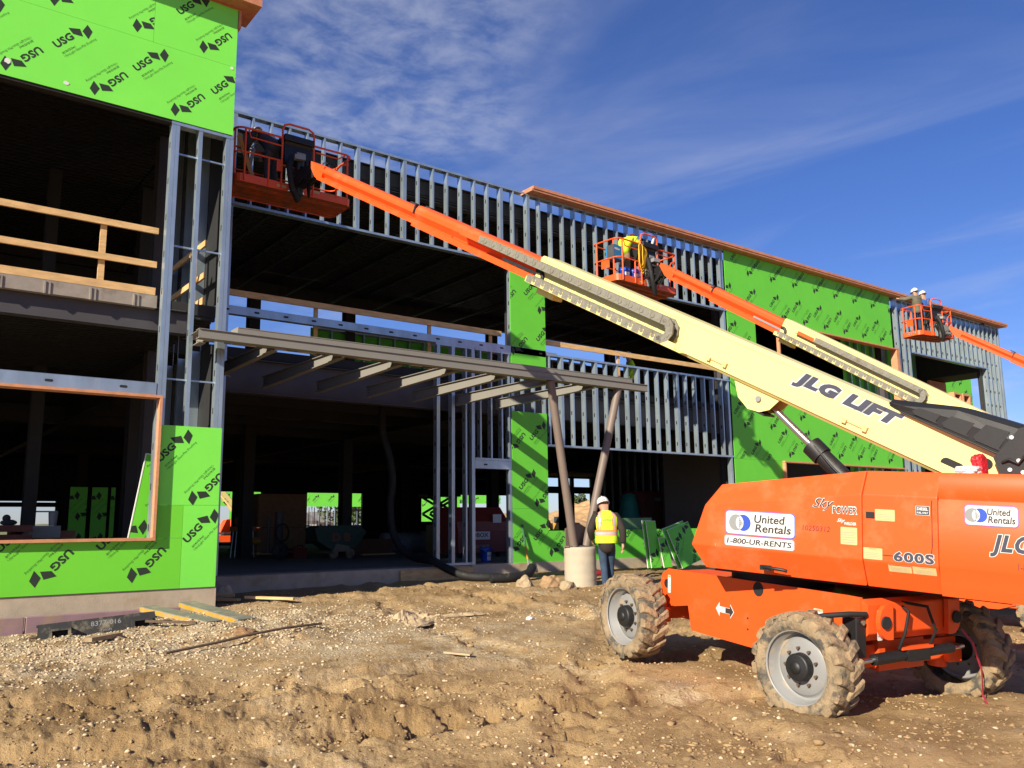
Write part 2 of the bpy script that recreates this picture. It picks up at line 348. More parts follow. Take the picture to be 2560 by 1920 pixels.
def ghn(x, y):
    """lumps, ruts, churned mud"""
    near = np.clip((46-np.hypot(x, y))/20, .15, 1)
    z = .08*fbm(x*.45, y*.45, 3, 3)+.045*fbm(x*1.5, y*1.5, 4, 11)
    ch = np.clip(fbm(x*.42+7, y*.42, 3, 21)*3.2+.42, .10, .85)             # where the mud is churned
    ch = np.maximum(ch, np.clip(1.35-np.hypot((x-3.0)/3.4, (y-7.4)/1.9), 0, 1))
    ch = np.maximum(ch, .9*np.clip(1.3-np.hypot((x-5.2)/1.6, (y-6.0)/.9), 0, 1))
    u_ = x*.93+y*.36; v_ = -x*.36+y*.93                        # drag marks run up to the right
    rg = 1-np.abs(fbm(u_*1.1+.5*fbm(x*2, y*2, 2, 33), v_*4.6, 4, 31)*2)
    lump = 1-np.abs(fbm(x*1.9, y*2.1, 4, 37)*2.4)
    z = z+ch*(.085*(rg-.75)+.17*np.clip(lump-.45, -.1, 1)*np.clip(ch-.35, 0, 1)*1.6+.055*fbm(x*6, y*6, 4, 41, .6)+.045*np.abs(fbm(x*15, y*15, 4, 51, .65))+.018*fbm(x*36, y*36, 2, 55, .6))
    # wheel tracks with cross bars, curving in from the lower left towards the lift
    for (x0, y0, x1, y1, wd, dp) in ((-1, 8.6, 8.0, 4.6, .24, .085), (-1, 10.3, 7.4, 6.8, .24, .06), (1.5, 3.5, 10, 9.5, .22, .05), (9.5, 2, 9.0, 14, .25, .05), (5.2, 3.0, 7.6, 14, .20, .04)):
        dx, dy = x1-x0, y1-y0; ln = math.hypot(dx, dy); t = ((x-x0)*dx+(y-y0)*dy)/ln; d = ((x-x0)*-dy+(y-y0)*dx)/ln+.35*np.sin(t*.55)
        m = np.exp(-(d/wd)**4)
        z = z-m*dp*(1+.55*np.sign(np.sin(t*19+np.abs(d)*9))*np.clip(fbm(x*.8, y*.8, 2, 61)*4+.5, 0, 1))
        z = z+.035*np.exp(-((np.abs(d)-wd*1.45)/.13)**2)*(.4+fbm(x*5, y*5, 3, 71)*2)
    return z*near
def gh(x, y): return gh0(x, y)+ghn(np.asarray(x, float), np.asarray(y, float))
def ghs(x, y): return float(gh(np.array([x]), np.array([y]))[0])
ang = np.concatenate([np.arange(-180, -4, 4.), np.arange(-4, 2, .5), np.arange(2, 73, .088), np.arange(73, 84, .5), np.arange(84, 180, 4.)])
rad = [.4]
while rad[-1] < 1500: rad.append(rad[-1]*(1.0068 if 3.8 < rad[-1] < 20 else 1.035 if rad[-1] < 60 else 1.14))
rad = np.array(rad); AA, RR = np.meshgrid(np.radians(ang), rad)
GX, GY = np.sin(AA)*RR, np.cos(AA)*RR
GZ = gh(GX, GY)
inb = (GX > -8.2) & (GX < 41) & (GY > 17.6) & (GY < 45.5); GZ = np.where(inb, .2, GZ)
na = len(ang); nr = len(rad)
vs = np.stack([GX, GY, GZ], -1).reshape(-1, 3)
i, j = np.meshgrid(np.arange(nr-1), np.arange(na), indexing='ij'); j2 = (j+1) % na
fs = np.stack([i*na+j, (i+1)*na+j, (i+1)*na+j2, i*na+j2], -1).reshape(-1, 4)[:, ::-1]
me = bpy.data.meshes.new('ground'); me.vertices.add(len(vs)+1); me.vertices.foreach_set('co', np.append(vs, [[0, 0, -.22]], 0).ravel())
tri = np.stack([np.full(na, len(vs)), np.arange(na), (np.arange(na)+1) % na], -1)[:, ::-1]
nl = fs.size+tri.size; me.loops.add(nl); me.loops.foreach_set('vertex_index', np.concatenate([fs.ravel(), tri.ravel()]))
npoly = len(fs)+len(tri); me.polygons.add(npoly)
ls = np.concatenate([np.arange(len(fs))*4, len(fs)*4+np.arange(len(tri))*3])
me.polygons.foreach_set('loop_start', ls); me.polygons.foreach_set('use_smooth', np.ones(npoly, bool)); me.update(calc_edges=True); me.validate()
G = bpy.data.materials.new('brown construction dirt'); G.use_nodes = True; nt = G.node_tree; nt.nodes.clear(); L = nt.links.new
o_ = nd(nt, 'ShaderNodeOutputMaterial'); b_ = nd(nt, 'ShaderNodeBsdfPrincipled', inp={'Roughness': .96, 'Specular IOR Level': .25}); L(b_.outputs[0], o_.inputs[0])
tc = nd(nt, 'ShaderNodeTexCoord'); P_ = tc.outputs['Object']
def gn(sc, det=6, rough=.6, dist=0.):
    n = nd(nt, 'ShaderNodeTexNoise', inp={'Scale': sc, 'Detail': det, 'Roughness': rough, 'Distortion': dist}); L(P_, n.inputs['Vector']); return n.outputs[0]
def gmix(f, a, b):
    m_ = nd(nt, 'ShaderNodeMix', data_type='RGBA')
    for q, k in ((f, 0), (a, 6), (b, 7)):
        if isinstance(q, tuple): m_.inputs[k].default_value = (*q, 1)
        elif isinstance(q, float): m_.inputs[k].default_value = q
        else: L(q, m_.inputs[k])
    return m_.outputs[2]
base = gmix(nd_map(gn(.8, 7, .65), .36, .66), (.255, .160, .070), (.45, .305, .150))
base = gmix(nd_map(gn(7, 6, .7), .5, .75), base, (.185, .108, .045))
sp = nd(nt, 'ShaderNodeSeparateXYZ'); L(P_, sp.inputs[0])
# crushed pale stone: patches, thickest along the left wing
def gdist(cx, cy, rx, ry, lo, hi):
    a = mth('POWER', mth('DIVIDE', mth('SUBTRACT', sp.outputs[0], cx), rx), 2.); b = mth('POWER', mth('DIVIDE', mth('SUBTRACT', sp.outputs[1], cy), ry), 2.)
    return nd_map(mth('SQRT', mth('ADD', a, b)), hi, lo)
gm = mth('MAXIMUM', mth('MAXIMUM', gdist(2.4, 11.6, 5.0, 2.2, .5, 1.15), mth('MULTIPLY', gdist(5.6, 9.6, 3.0, 2.2, .2, 1.2), .9)), mth('MULTIPLY', nd_map(gn(.55, 4, .6), .52, .70), .8))
gm = mth('MULTIPLY', gm, nd_map(gn(2.6, 6, .72), .38, .58))
vor = nd(nt, 'ShaderNodeTexVoronoi', inp={'Scale': 26., 'Randomness': 1.}); L(P_, vor.inputs['Vector'])
stone = gmix(vor.outputs['Color'], (.36, .28, .175), (.62, .51, .35))
base = gmix(mth('MULTIPLY', gm, .85), base, stone)
base = gmix(mth('MULTIPLY', nd_map(gn(38, 3, .7), .60, .72), .5), base, (.42, .33, .21))      # scattered chips
base = gmix(mth('MULTIPLY', nd_map(gn(1.7, 5, .6), .60, .72), mth('MULTIPLY', gm, .7)), base, (.20, .20, .19))   # grey slag in the stone
L(base, b_.inputs['Base Color'])
h_ = mth('ADD', mth('MULTIPLY', gn(11, 8, .72), .8), mth('MULTIPLY', mth('MULTIPLY', vor.outputs['Distance'], gm), -.45))
h_ = mth('ADD', h_, mth('MULTIPLY', gn(48, 4, .7), .35))
bp = nd(nt, 'ShaderNodeBump', inp={'Strength': .85, 'Distance': .05}); L(h_, bp.inputs['Height']); L(bp.outputs[0], b_.inputs['Normal'])
me.materials.append(G)
go = bpy.data.objects.new('ground', me); COL.objects.link(go); go['kind'] = 'structure'

# ------------------------------------------------------------------ sheathing prints
DIA1 = [(.125, .385), (.285, .425), (.335, .315), (.195, .31)]; DIA2 = [(.385, .53), (.46, .44), (.41, .30), (.32, .40)]
c45, s45 = math.cos(R_(47)), math.sin(R_(47))
def _rot(p, ox, oy): return (ox+p[0]*c45-p[1]*s45, oy+p[0]*s45+p[1]*c45)
def logo_polys(fine):
    out = [(DIA1, 1), (DIA2, 1)]
    def line(s, ox, oy, w, h, mi, off, res, space=1.):
        t = txt(s, 1, off, res, 0, space); xs = [v[0] for v in t[0]]; ys = [v[1] for v in t[0]]
        sx = w/(max(xs)-min(xs)); sy = h/(max(ys)-min(ys))
        for f in t[1]: out.append(([_rot(((t[0][k][0]-min(xs))*sx, (t[0][k][1]-min(ys))*sy), ox, oy) for k in f], mi))
    line('USG', 0, 0, .335, .115, 1, .035, 2)
    line('SECUROCK Brand', .085, -.065, .235, .032, 1, .01, 1)
    if fine: line('UltraLight Glass-Mat Sheathing', .125, -.115, .60, .046, 2, 0, 1)
    else: line('UltraLight Glass-Mat Sheathing', .125, -.115, .60, .046, 2, 0, 0)
    return out
LOGO_F, LOGO_C = logo_polys(True), logo_polys(False)
def clip_poly(p, x0, x1, z0, z1):
    for ax, lim, sg in ((0, x0, 1), (0, x1, -1), (1, z0, 1), (1, z1, -1)):
        o = []; n = len(p)
        for i in range(n):
            a, b = p[i], p[(i+1) % n]; da = (a[ax]-lim)*sg; db = (b[ax]-lim)*sg
            if da >= 0: o.append(a)
            if (da >= 0) != (db >= 0): t = da/(da-db); o.append((a[0]+(b[0]-a[0])*t, a[1]+(b[1]-a[1])*t))
        p = o
        if len(p) < 3: return None
    return p
def sheathing(parent, x0, x1, z0, z1, y, ups=(), invs=(), m=None, fine=False, M=None, name='sheathing_board', label=None, th=.016, parent_world=True):
    """one board, its print clipped at the board's edges; front face at y, or placed by M (x,z,y-depth frame)"""
    mb = MB(M) if M is not None else MB()
    mb.b2((x0+.002, y, z0+.002), (x1-.002, y+th, z1-.002), 0)
    polys = LOGO_F if fine else LOGO_C
    for lst, sg in ((ups, 1), (invs, -1)):
        for cx, cz in lst:
            for p, mi in polys:
                q = [(cx+sg*(a-.314), cz+sg*(b-.389)) for a, b in p]
                q = clip_poly(q, x0+.004, x1-.004, z0+.004, z1-.004)
                if q: mb.add([(a, y-.0015-.0006*mi, b) for a, b in q], [list(range(len(q)))], mi)
    o = mb.build(name, [m or mGreen, mInk, mInk2], parent, label, world=parent_world)
    return o

# ------------------------------------------------------------------ the building under construction
BLD = thing('unfinished_building', 'two storey steel framed building under construction with green sheathing boards and open metal stud walls', 'building', (12, YM, .5))
def bpart(mb, name, m, label=None, parent=None): return mb.build(name, m, parent or BLD, label, world=True)
def stud_mb(mb, x, y, z0, z1, w=.041, d=.15, flip=False, slots=(), along='x'):
    """C-shaped stud: web and two flanges; front flange faces -y"""
    t = .004; s = -1 if flip else 1
    xa = x-w/2*s
    mb.b2((x-w/2, y, z0), (x+w/2, y+t, z1)); mb.b2((x-w/2, y+d-t, z0), (x+w/2, y+d, z1))
    mb.b2((xa, y+t, z0), (xa+t*s, y+d-t, z1))
    mb.b2((x+(w/2-t)*s, y+t, z0), (x+w/2*s, y+.016, z1))
    for zs in slots:                           # punched service slot
        mb.b2((xa-.0015*s, y+d*.5-.019, zs-.05), (xa-.0005*s, y+d*.5+.019, zs+.05), 1)
def stud_wall(name, label, y, xs, z0, z1, tr=(True, True), d=.15, x_ends=None, doubles=()):
    """a part of the building: tracks, with each stud a sub-part"""
    xa, xb = x_ends or (min(xs)-.03, max(xs)+.03)
    w = MB()
    for on, z, s in ((tr[0], z0, 1), (tr[1], z1, -1)):
        if on and (s == 1 or not tr[0]):
            w.b2((xa, y-.003, z-.002), (xb, y+d+.003, z+.003)); w.b2((xa, y-.006, z), (xb, y-.002, z+s*.05)); w.b2((xa, y+d+.002, z), (xb, y+d+.006, z+s*.05))
    o = bpart(w, name, mStud, label)
    if tr[0] and tr[1]:
        w2 = MB(); w2.b2((xa, y-.003, z1-.002), (xb, y+d+.003, z1+.003)); w2.b2((xa, y-.006, z1-.05), (xb, y-.002, z1)); w2.b2((xa, y+d+.002, z1-.05), (xb, y+d+.006, z1)); w2.build('top_track', mStud, o, world=True)
    for k, x in enumerate(xs):
        mb = MB(); n = max(1, int((z1-z0)/.6)); sl = [z0+.3+i*.61 for i in range(n) if z0+.3+i*.61 < z1-.1]
        stud_mb(mb, x, y, z0+.004, z1-.004, w=.06 if y < 14 else .041, d=d, slots=sl, flip=False)
        if k in doubles: stud_mb(mb, x+(.063 if y < 14 else .044), y, z0+.004, z1-.004, w=.06 if y < 14 else .041, d=d, flip=True)
        mb.build('stud', [mStud, mHole], o, world=True)
    return o
def hole_header(name, y, x0, x1, z0, z1, step=.61, d=.15, label=None):
    """flat stud laid as a header, with a row of punched slots"""
    mb = MB(); mb.b2((x0, y, z0), (x1, y+.005, z1)); mb.b2((x0, y+.005, z1-.005), (x1, y+d, z1)); mb.b2((x0, y+.005, z0), (x1, y+d, z0+.005))
    mb.b2((x0, y-.002, z1), (x1, y+d, z1+.003)); zc = (z0+z1)/2; x = x0+.3
    while x < x1-.1:
        pts = [(x+math.cos(a)*.02+(.035 if math.cos(a) > 0 else -.035), zc+math.sin(a)*.02) for a in np.linspace(0, 2*PI, 16, endpoint=False)+.1]
        mb.prism(pts, 0, .0015, ((1,0,0), (0,0,1), (0,1,0), (0, y-.002, 0)), 1); x += step
    return bpart(mb, name, [mStud, mHole], label)
# foundations and slabs
mb = MB(); mb.b2((-4, YL+.02, .1), (4.62, YL+.3, .715)); mb.b2((4.30, YL+.3, .1), (4.62, YM, .715))
bpart(mb, 'foundation_wall', mConc, 'tan concrete foundation below the left wing')
mb = MB(); mb.b2((11.5, YM-.02, .1), (44, YM+.3, .712)); mb.b2((4.63, YM+.02, .1), (11.5, YM+.3, .70))
bpart(mb, 'foundation_wall', mConc, 'low grey concrete foundation below the right bays')
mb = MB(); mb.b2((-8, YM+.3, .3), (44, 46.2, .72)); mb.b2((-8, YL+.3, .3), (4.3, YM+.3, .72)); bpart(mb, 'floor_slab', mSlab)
mb = MB(); mb.b2((9.6, YM-.05, .40), (11.5, YM-.01, .66)); bpart(mb, 'form_board', mWood)
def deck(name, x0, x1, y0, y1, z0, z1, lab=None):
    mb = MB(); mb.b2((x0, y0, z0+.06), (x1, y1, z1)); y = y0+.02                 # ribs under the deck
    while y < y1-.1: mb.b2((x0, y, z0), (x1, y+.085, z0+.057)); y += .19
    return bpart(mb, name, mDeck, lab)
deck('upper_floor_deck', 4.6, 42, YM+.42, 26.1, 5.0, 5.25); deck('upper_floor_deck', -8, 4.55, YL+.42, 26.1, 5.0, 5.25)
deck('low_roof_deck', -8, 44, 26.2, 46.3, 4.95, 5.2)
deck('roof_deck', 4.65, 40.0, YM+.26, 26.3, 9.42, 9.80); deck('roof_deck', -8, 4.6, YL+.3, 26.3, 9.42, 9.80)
# deck edge with bent pour stop tabs, seen at the left wing
mb = MB(); mb.b2((-4, YL+.30, 5.06), (3.58, YL+.415, 5.262))
for x in np.arange(-3.6, 3.6, .62): mb.b2((x, YL+.27, 5.05), (x+.025, YL+.298, 5.24)); mb.b2((x+.025, YL+.285, 5.05), (x+.09, YL+.298, 5.235))
bpart(mb, 'pour_stop', mat('dusty deck edge', (.27, .235, .20), .85, var=.15, dirt=(.16, .13, .10), dscale=4), 'grey slab edge above the beam')
def ibeam(name, a, b, h, w, m=None, lab=None, parent=None, tw=.012, world=True):
    mb = MB(); a, b = Vector(a), Vector(b)
    mb.bar(a, b, tw, h-.03); mb.bar(a+Vector((0,0,h/2-.008)), b+Vector((0,0,h/2-.008)), w, .016); mb.bar(a-Vector((0,0,h/2-.008)), b-Vector((0,0,h/2-.008)), w, .016)
    return mb.build(name, m or mSteel, parent or BLD, lab, world=True)
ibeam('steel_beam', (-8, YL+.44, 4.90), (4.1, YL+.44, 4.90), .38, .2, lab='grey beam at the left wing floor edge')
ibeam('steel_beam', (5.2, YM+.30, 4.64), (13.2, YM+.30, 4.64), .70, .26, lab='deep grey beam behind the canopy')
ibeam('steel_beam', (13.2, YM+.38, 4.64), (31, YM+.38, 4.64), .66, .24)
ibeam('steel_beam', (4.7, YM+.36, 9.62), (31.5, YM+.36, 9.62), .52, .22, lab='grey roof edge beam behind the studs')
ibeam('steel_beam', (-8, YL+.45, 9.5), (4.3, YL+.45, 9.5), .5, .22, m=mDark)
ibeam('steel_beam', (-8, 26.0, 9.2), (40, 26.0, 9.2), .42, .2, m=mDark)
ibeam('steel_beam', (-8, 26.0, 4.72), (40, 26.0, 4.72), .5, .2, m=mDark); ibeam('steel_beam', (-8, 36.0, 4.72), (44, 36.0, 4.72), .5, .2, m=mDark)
for x in (-2, 4.45, 12.95, 21.3, 31.2):
    ibeam('steel_beam', (x, YM+.5, 4.72), (x, 46, 4.72), .5, .2, m=mDark)
def column(x, y, z0, z1, w=.26, m=None, lab=None):
    mb = MB(); t = .014
    mb.b2((x-w/2, y-w/2, z0), (x+w/2, y-w/2+t, z1)); mb.b2((x-w/2, y+w/2-t, z0), (x+w/2, y+w/2, z1)); mb.b2((x-t/2, y-w/2+t, z0), (x+t/2, y+w/2-t, z1))
    mb.b2((x-w/2-.05, y-w/2-.05, z0), (x+w/2+.05, y+w/2+.05, z0+.022))
    bpart(mb, 'steel_column', m or mDark, lab)
for x in (6.9, 9.63, 12.95, 18.96, 25.2, 31.0): column(x, 26.0, .72, 9.0, .34)
for x in (1.2, 6.9, 12.95, 21.0, 31.0): column(x, 36.0, .72, 4.9, .34)
column(4.85, 20.0, .72, 9.3, .36); column(2.90, 20.0, .72, 9.3, .24)
for x, m_ in ((4.42, mSteel), (13.22, mSteel), (21.5, mSteel), (31.15, mSteel)): column(x, YM+.62, .72, 9.4, .26, m_)
# bar joists under the roof
JO = None
for x in np.arange(5.6, 31, 1.55):
    mb = MB(); zt, zb = 9.38, 8.78; y0, y1 = YM+.5, 25.9
    mb.bar((x, y0, zt), (x, y1, zt), .09, .05); mb.bar((x, y0+.9, zb), (x, y1-.9, zb), .08, .045)
    y = y0; k = 0
    while y < y1-.6: mb.tube([(x, y, zt if k % 2 == 0 else zb), (x, y+.58, zb if k % 2 == 0 else zt)], .014, 5, cap=False); y += .58; k += 1
    bpart(mb, 'roof_joist', mDark)
for y in (18.5, 20.5, 22.5, 24.5):
    mb = MB(); mb.b2((4.9, y, 4.6), (31, y+.03, 4.95)); bpart(mb, 'floor_joist', mDark)
# conduits that catch a little light under the decks
for (y, z, x0, x1) in ((22.6, 8.70, 6.5, 7.6), (22.6, 8.70, 8.6, 10.4), (22.6, 8.70, 13, 16), (22.6, 8.70, 18, 22), (22.0, 4.52, 8.5, 9.6), (22.0, 4.52, 10.2, 12.4)):
    mb = MB(); mb.tube([(x0, y, z), ((x0+x1)/2, y, z-.02), (x1, y, z)], .014, 6); bpart(mb, 'conduit', mSteel)
# ---- rear wall with its window openings (through view), knee wall of the upper storey
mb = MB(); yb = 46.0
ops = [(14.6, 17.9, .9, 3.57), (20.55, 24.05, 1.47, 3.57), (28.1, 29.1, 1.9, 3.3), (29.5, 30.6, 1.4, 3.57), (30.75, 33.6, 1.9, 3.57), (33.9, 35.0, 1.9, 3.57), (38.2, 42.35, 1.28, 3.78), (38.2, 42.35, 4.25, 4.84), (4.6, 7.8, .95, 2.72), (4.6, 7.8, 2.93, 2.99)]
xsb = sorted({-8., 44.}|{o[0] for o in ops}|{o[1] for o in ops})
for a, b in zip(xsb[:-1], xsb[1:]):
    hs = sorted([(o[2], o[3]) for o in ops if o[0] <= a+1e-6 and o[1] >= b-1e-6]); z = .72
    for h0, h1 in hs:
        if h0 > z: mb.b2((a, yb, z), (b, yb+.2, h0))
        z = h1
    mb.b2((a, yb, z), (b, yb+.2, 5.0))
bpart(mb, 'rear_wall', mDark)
mb = MB()
mb.b2((40.36, 45.9, 1.28), (40.62, 46.1, 4.9))
for x in np.arange(20.7, 24, .33): mb.b2((x, 46.05, 1.47), (x+.025, 46.1, 2.75))
bpart(mb, 'window_mullion', mDark)
mb = MB(); mb.b2((-8.2, 17.1, .3), (-8.0, 46, 9.4)); bpart(mb, 'end_wall', mDark)  # unseen end wall, added to keep the interior dark
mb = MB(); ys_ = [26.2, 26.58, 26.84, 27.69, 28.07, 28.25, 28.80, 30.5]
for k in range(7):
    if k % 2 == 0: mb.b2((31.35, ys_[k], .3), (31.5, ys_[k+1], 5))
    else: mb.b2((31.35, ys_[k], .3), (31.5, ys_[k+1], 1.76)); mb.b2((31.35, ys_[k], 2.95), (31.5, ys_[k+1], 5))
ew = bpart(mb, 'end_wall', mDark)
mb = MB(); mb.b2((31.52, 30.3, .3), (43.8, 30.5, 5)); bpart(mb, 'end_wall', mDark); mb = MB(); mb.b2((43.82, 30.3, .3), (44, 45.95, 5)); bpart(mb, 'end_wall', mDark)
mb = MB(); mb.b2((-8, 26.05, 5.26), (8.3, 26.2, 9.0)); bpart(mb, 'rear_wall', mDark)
for k in (1, 3, 5):
    mb = MB(); mb.b2((31.51, ys_[k]-.04, 1.75), (31.8, ys_[k], 3.0)); mb.b2((31.51, ys_[k+1], 1.75), (31.8, ys_[k+1]+.04, 3.0)); mb.b2((31.51, ys_[k], 2.95), (31.8, ys_[k+1], 3.0)); mb.build('window_buck', mBuck, ew, world=True)
mb = MB(); mb.b2((11.6, 26.05, 5.26), (19.5, 26.066, 8.15)); bpart(mb, 'knee_wall', mGreen, 'green knee wall at the back of the upper floor')
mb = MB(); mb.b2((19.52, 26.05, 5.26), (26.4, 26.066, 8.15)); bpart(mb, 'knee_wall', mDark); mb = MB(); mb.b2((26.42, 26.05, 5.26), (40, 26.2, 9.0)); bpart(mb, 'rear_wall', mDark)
stud_wall('knee_wall_studs', None, 25.9, list(np.arange(11.7, 24, .6)), 5.26, 8.15, d=.14)
# interior partition seen through the lower right bay
mb = MB()
for x in np.arange(22.8, 31, .42): mb.b2((x, 24.0, .72), (x+.035, 24.09, 4.4))
bpart(mb, 'interior_studs', mStud)
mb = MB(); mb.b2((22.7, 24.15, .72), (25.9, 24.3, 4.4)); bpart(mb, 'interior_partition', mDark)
# two green partition boards deep in the left wing
for xa_, xb_ in ((4.66, 5.09), (5.20, 5.60), (5.68, 5.80)):
    sheathing(BLD, xa_, xb_, .75, 2.76, 25.6, [(xa_+.2, 1.4), (xa_+.1, 2.5)], [(xa_+.3, 2.0), (xa_+.2, .95)], mGreen)
# ---- left wing front
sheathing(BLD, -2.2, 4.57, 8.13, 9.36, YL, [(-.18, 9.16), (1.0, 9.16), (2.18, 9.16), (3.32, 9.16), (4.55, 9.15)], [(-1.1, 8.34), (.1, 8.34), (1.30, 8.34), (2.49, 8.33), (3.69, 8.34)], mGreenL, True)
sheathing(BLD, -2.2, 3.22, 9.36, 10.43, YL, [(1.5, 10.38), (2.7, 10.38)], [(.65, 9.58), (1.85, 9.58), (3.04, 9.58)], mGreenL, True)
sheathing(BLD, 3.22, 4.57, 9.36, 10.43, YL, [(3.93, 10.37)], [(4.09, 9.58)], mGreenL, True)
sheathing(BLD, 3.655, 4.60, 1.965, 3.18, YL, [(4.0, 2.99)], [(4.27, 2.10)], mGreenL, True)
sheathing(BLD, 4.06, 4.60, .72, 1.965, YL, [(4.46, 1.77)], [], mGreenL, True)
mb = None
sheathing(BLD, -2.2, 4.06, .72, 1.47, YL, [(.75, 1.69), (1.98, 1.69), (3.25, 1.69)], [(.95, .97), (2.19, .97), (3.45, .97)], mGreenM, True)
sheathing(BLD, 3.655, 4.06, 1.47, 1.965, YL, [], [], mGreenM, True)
ys = YL+.018
w = stud_wall('stud_wall', 'bright steel studs beside the left wing window', ys, [3.62, 4.05, 4.50], .72, 8.12, (True, True), doubles=(0, 2), x_ends=(3.58, 4.58))
for z in (3.9, 6.05, 7.6): mb = MB(); mb.b2((3.66, ys+.06, z), (4.56, ys+.09, z+.025)); mb.build('bridging_channel', mStud, w, world=True)
mb = MB()                                       # return wall studs going back to the main facade
for y in (14.7, 15.5, 16.3): mb.b2((4.40, y, .72), (4.55, y+.005, 4.6)); mb.b2((4.40, y, 5.3), (4.55, y+.005, 9.3)); mb.b2((4.40, y, .72), (4.404, y+.04, 9.3)); mb.b2((4.546, y, .72), (4.55, y+.04, 9.3))
bpart(mb, 'return_wall_studs', mStud)
mb = MB(); mb.b2((4.556, 13.66, .72), (4.572, 16.58, 4.62)); mb.b2((4.556, 13.66, 5.3), (4.572, 16.58, 9.4)); bpart(mb, 'sun_block_panel', mHole)  # panel added to block sunlight; its near-black colour stands in for shade
hole_header('window_header', ys, -2.2, 3.575, 3.63, 3.82, 1.0, label='silver header with three punched slots over the left window')
mb = MB()                                       # timber window buck, standing proud of the boards
x0, x1, z0, z1, yo = -2.2, 3.65, 1.44, 3.62, YL-.09
mb.b2((x0, yo, z0), (x1, YL+.14, z0+.042)); mb.b2((x0, yo, z1-.042), (x1, YL+.14, z1)); mb.b2((x1-.042, yo+.001, z0+.044), (x1-.001, YL+.139, z1-.044))
bpart(mb, 'window_buck', mBuck, 'orange timber frame round the left wing window')
mb = MB(); mb.b2((-2.2, YL+.016, 10.43), (4.6, YL+.4, 10.47)); mb.b2((-2.2, YL-.28, 10.47), (4.88, YL+.5, 10.60)); mb.b2((4.58, YL-.02, 10.1), (4.62, YL+.5, 10.43))
bpart(mb, 'parapet_cap', mFascia, 'orange timber cap on the left wing parapet')
mb = MB(); mb.b2((-2.2, YL+.02, 8.09), (3.6, YL+.17, 8.125)); bpart(mb, 'window_header', mDark)
# chipped spots where the white core shows
for (x, z, sx_) in ((1.24, 8.36, .05), (2.02, 8.26, .04), (4.50, 9.33, .03)):
    mb = MB(); mb.add([(x+sx_*math.cos(a)*random.uniform(.7, 1.2), YL-.0045, z+sx_*math.sin(a)*random.uniform(.6, 1.1)) for a in np.linspace(0, 2*PI, 11)[:-1]], [list(range(10))]); bpart(mb, 'chipped_spot', mGypsum)
# ---- middle bay
stud_wall('stud_wall', 'open stud parapet in the middle bay under the sky', YM, [5.6+.402*k for k in range(19)], 8.12, 10.14, doubles=(0, 7, 10, 17), x_ends=(5.2, 13.2))
hole_header('rail_header', YM, 5.3, 13.83, 5.835, 6.0, .62, label='long silver header with punched slots above the canopy')
stud_wall('stud_wall', 'tall open studs right of the wide ground floor opening', YM, [10.56, 10.97, 11.36], .72, 5.83, doubles=(0, 1), x_ends=(10.5, 11.6))
mb = MB(); stud_mb(mb, 11.56, YM, .72, 5.83, w=.09); bpart(mb, 'door_jamb', [mStud, mHole])
mb = MB(); stud_mb(mb, 12.655, YM, .72, 2.93, w=.07); bpart(mb, 'door_jamb', [mStud, mHole])
stud_wall('stud_wall', 'short studs above the door opening', YM, [11.78, 12.1, 12.42, 12.64], 3.14, 5.83, x_ends=(11.62, 12.69))
hole_header('door_header', YM, 11.61, 12.69, 2.94, 3.13, .8)
mb = MB(); stud_mb(mb, 5.62, YM, .72, 8.1, w=.05, d=.2); bpart(mb, 'corner_stud', [mStud, mHole])
# ---- green pier of boards in the middle
sheathing(BLD, 12.70, 13.83, .71, 2.0, YM, [(13.72, 1.60)], [(13.97, .96), (12.72, 1.02)], mGreen, True)
sheathing(BLD, 12.70, 13.83, 2.0, 4.38, YM, [(13.64, 4.05), (13.29, 2.83)], [(12.74, 3.49), (13.54, 2.17)], mGreen, True)
sheathing(BLD, 12.70, 13.83, 5.50, 7.92, YM, [(13.52, 7.75), (13.90, 6.60)], [(13.72, 7.08), (12.85, 5.92), (12.5, 7.1)], mGreen, True)
stud_wall('stud_wall', 'studs behind the green board pier', YM+.018, [12.74, 13.1, 13.45, 13.80], .72, 8.11, x_ends=(12.70, 13.84), doubles=(0,))
# ---- right bay
stud_wall('stud_wall', 'stud parapet under the orange fascia of the right bay', YM, [13.3+.405*k for k in range(20)], 8.12, 10.12, doubles=(0, 10), x_ends=(13.24, 21.18))
stud_wall('stud_wall', 'row of studs between the two window levels of the right bay', YM, [13.95+.402*k for k in range(18)], 3.56, 5.94, doubles=(1, 4, 8, 12), x_ends=(13.85, 21.18))
mb = MB(); stud_mb(mb, 21.1, YM+.018, .72, 10.1, w=.08); bpart(mb, 'corner_stud', [mStud, mHole])
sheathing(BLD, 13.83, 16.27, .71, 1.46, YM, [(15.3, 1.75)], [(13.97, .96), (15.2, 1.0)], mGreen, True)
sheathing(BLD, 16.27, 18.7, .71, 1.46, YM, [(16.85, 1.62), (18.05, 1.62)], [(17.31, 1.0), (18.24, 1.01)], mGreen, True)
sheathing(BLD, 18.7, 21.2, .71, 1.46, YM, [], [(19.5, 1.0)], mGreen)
# fascia along the right bays
mb = MB(); mb.b2((13.26, YM-.25, 10.13), (40.6, YM+.25, 10.185)); mb.b2((13.30, YM-.27, 10.188), (40.65, YM+.3, 10.265)); mb.b2((13.4, YM+.02, 10.266), (20.0, YM+.26, 10.30))
bpart(mb, 'fascia', mFascia, 'long red brown timber fascia along the top of the right bays')
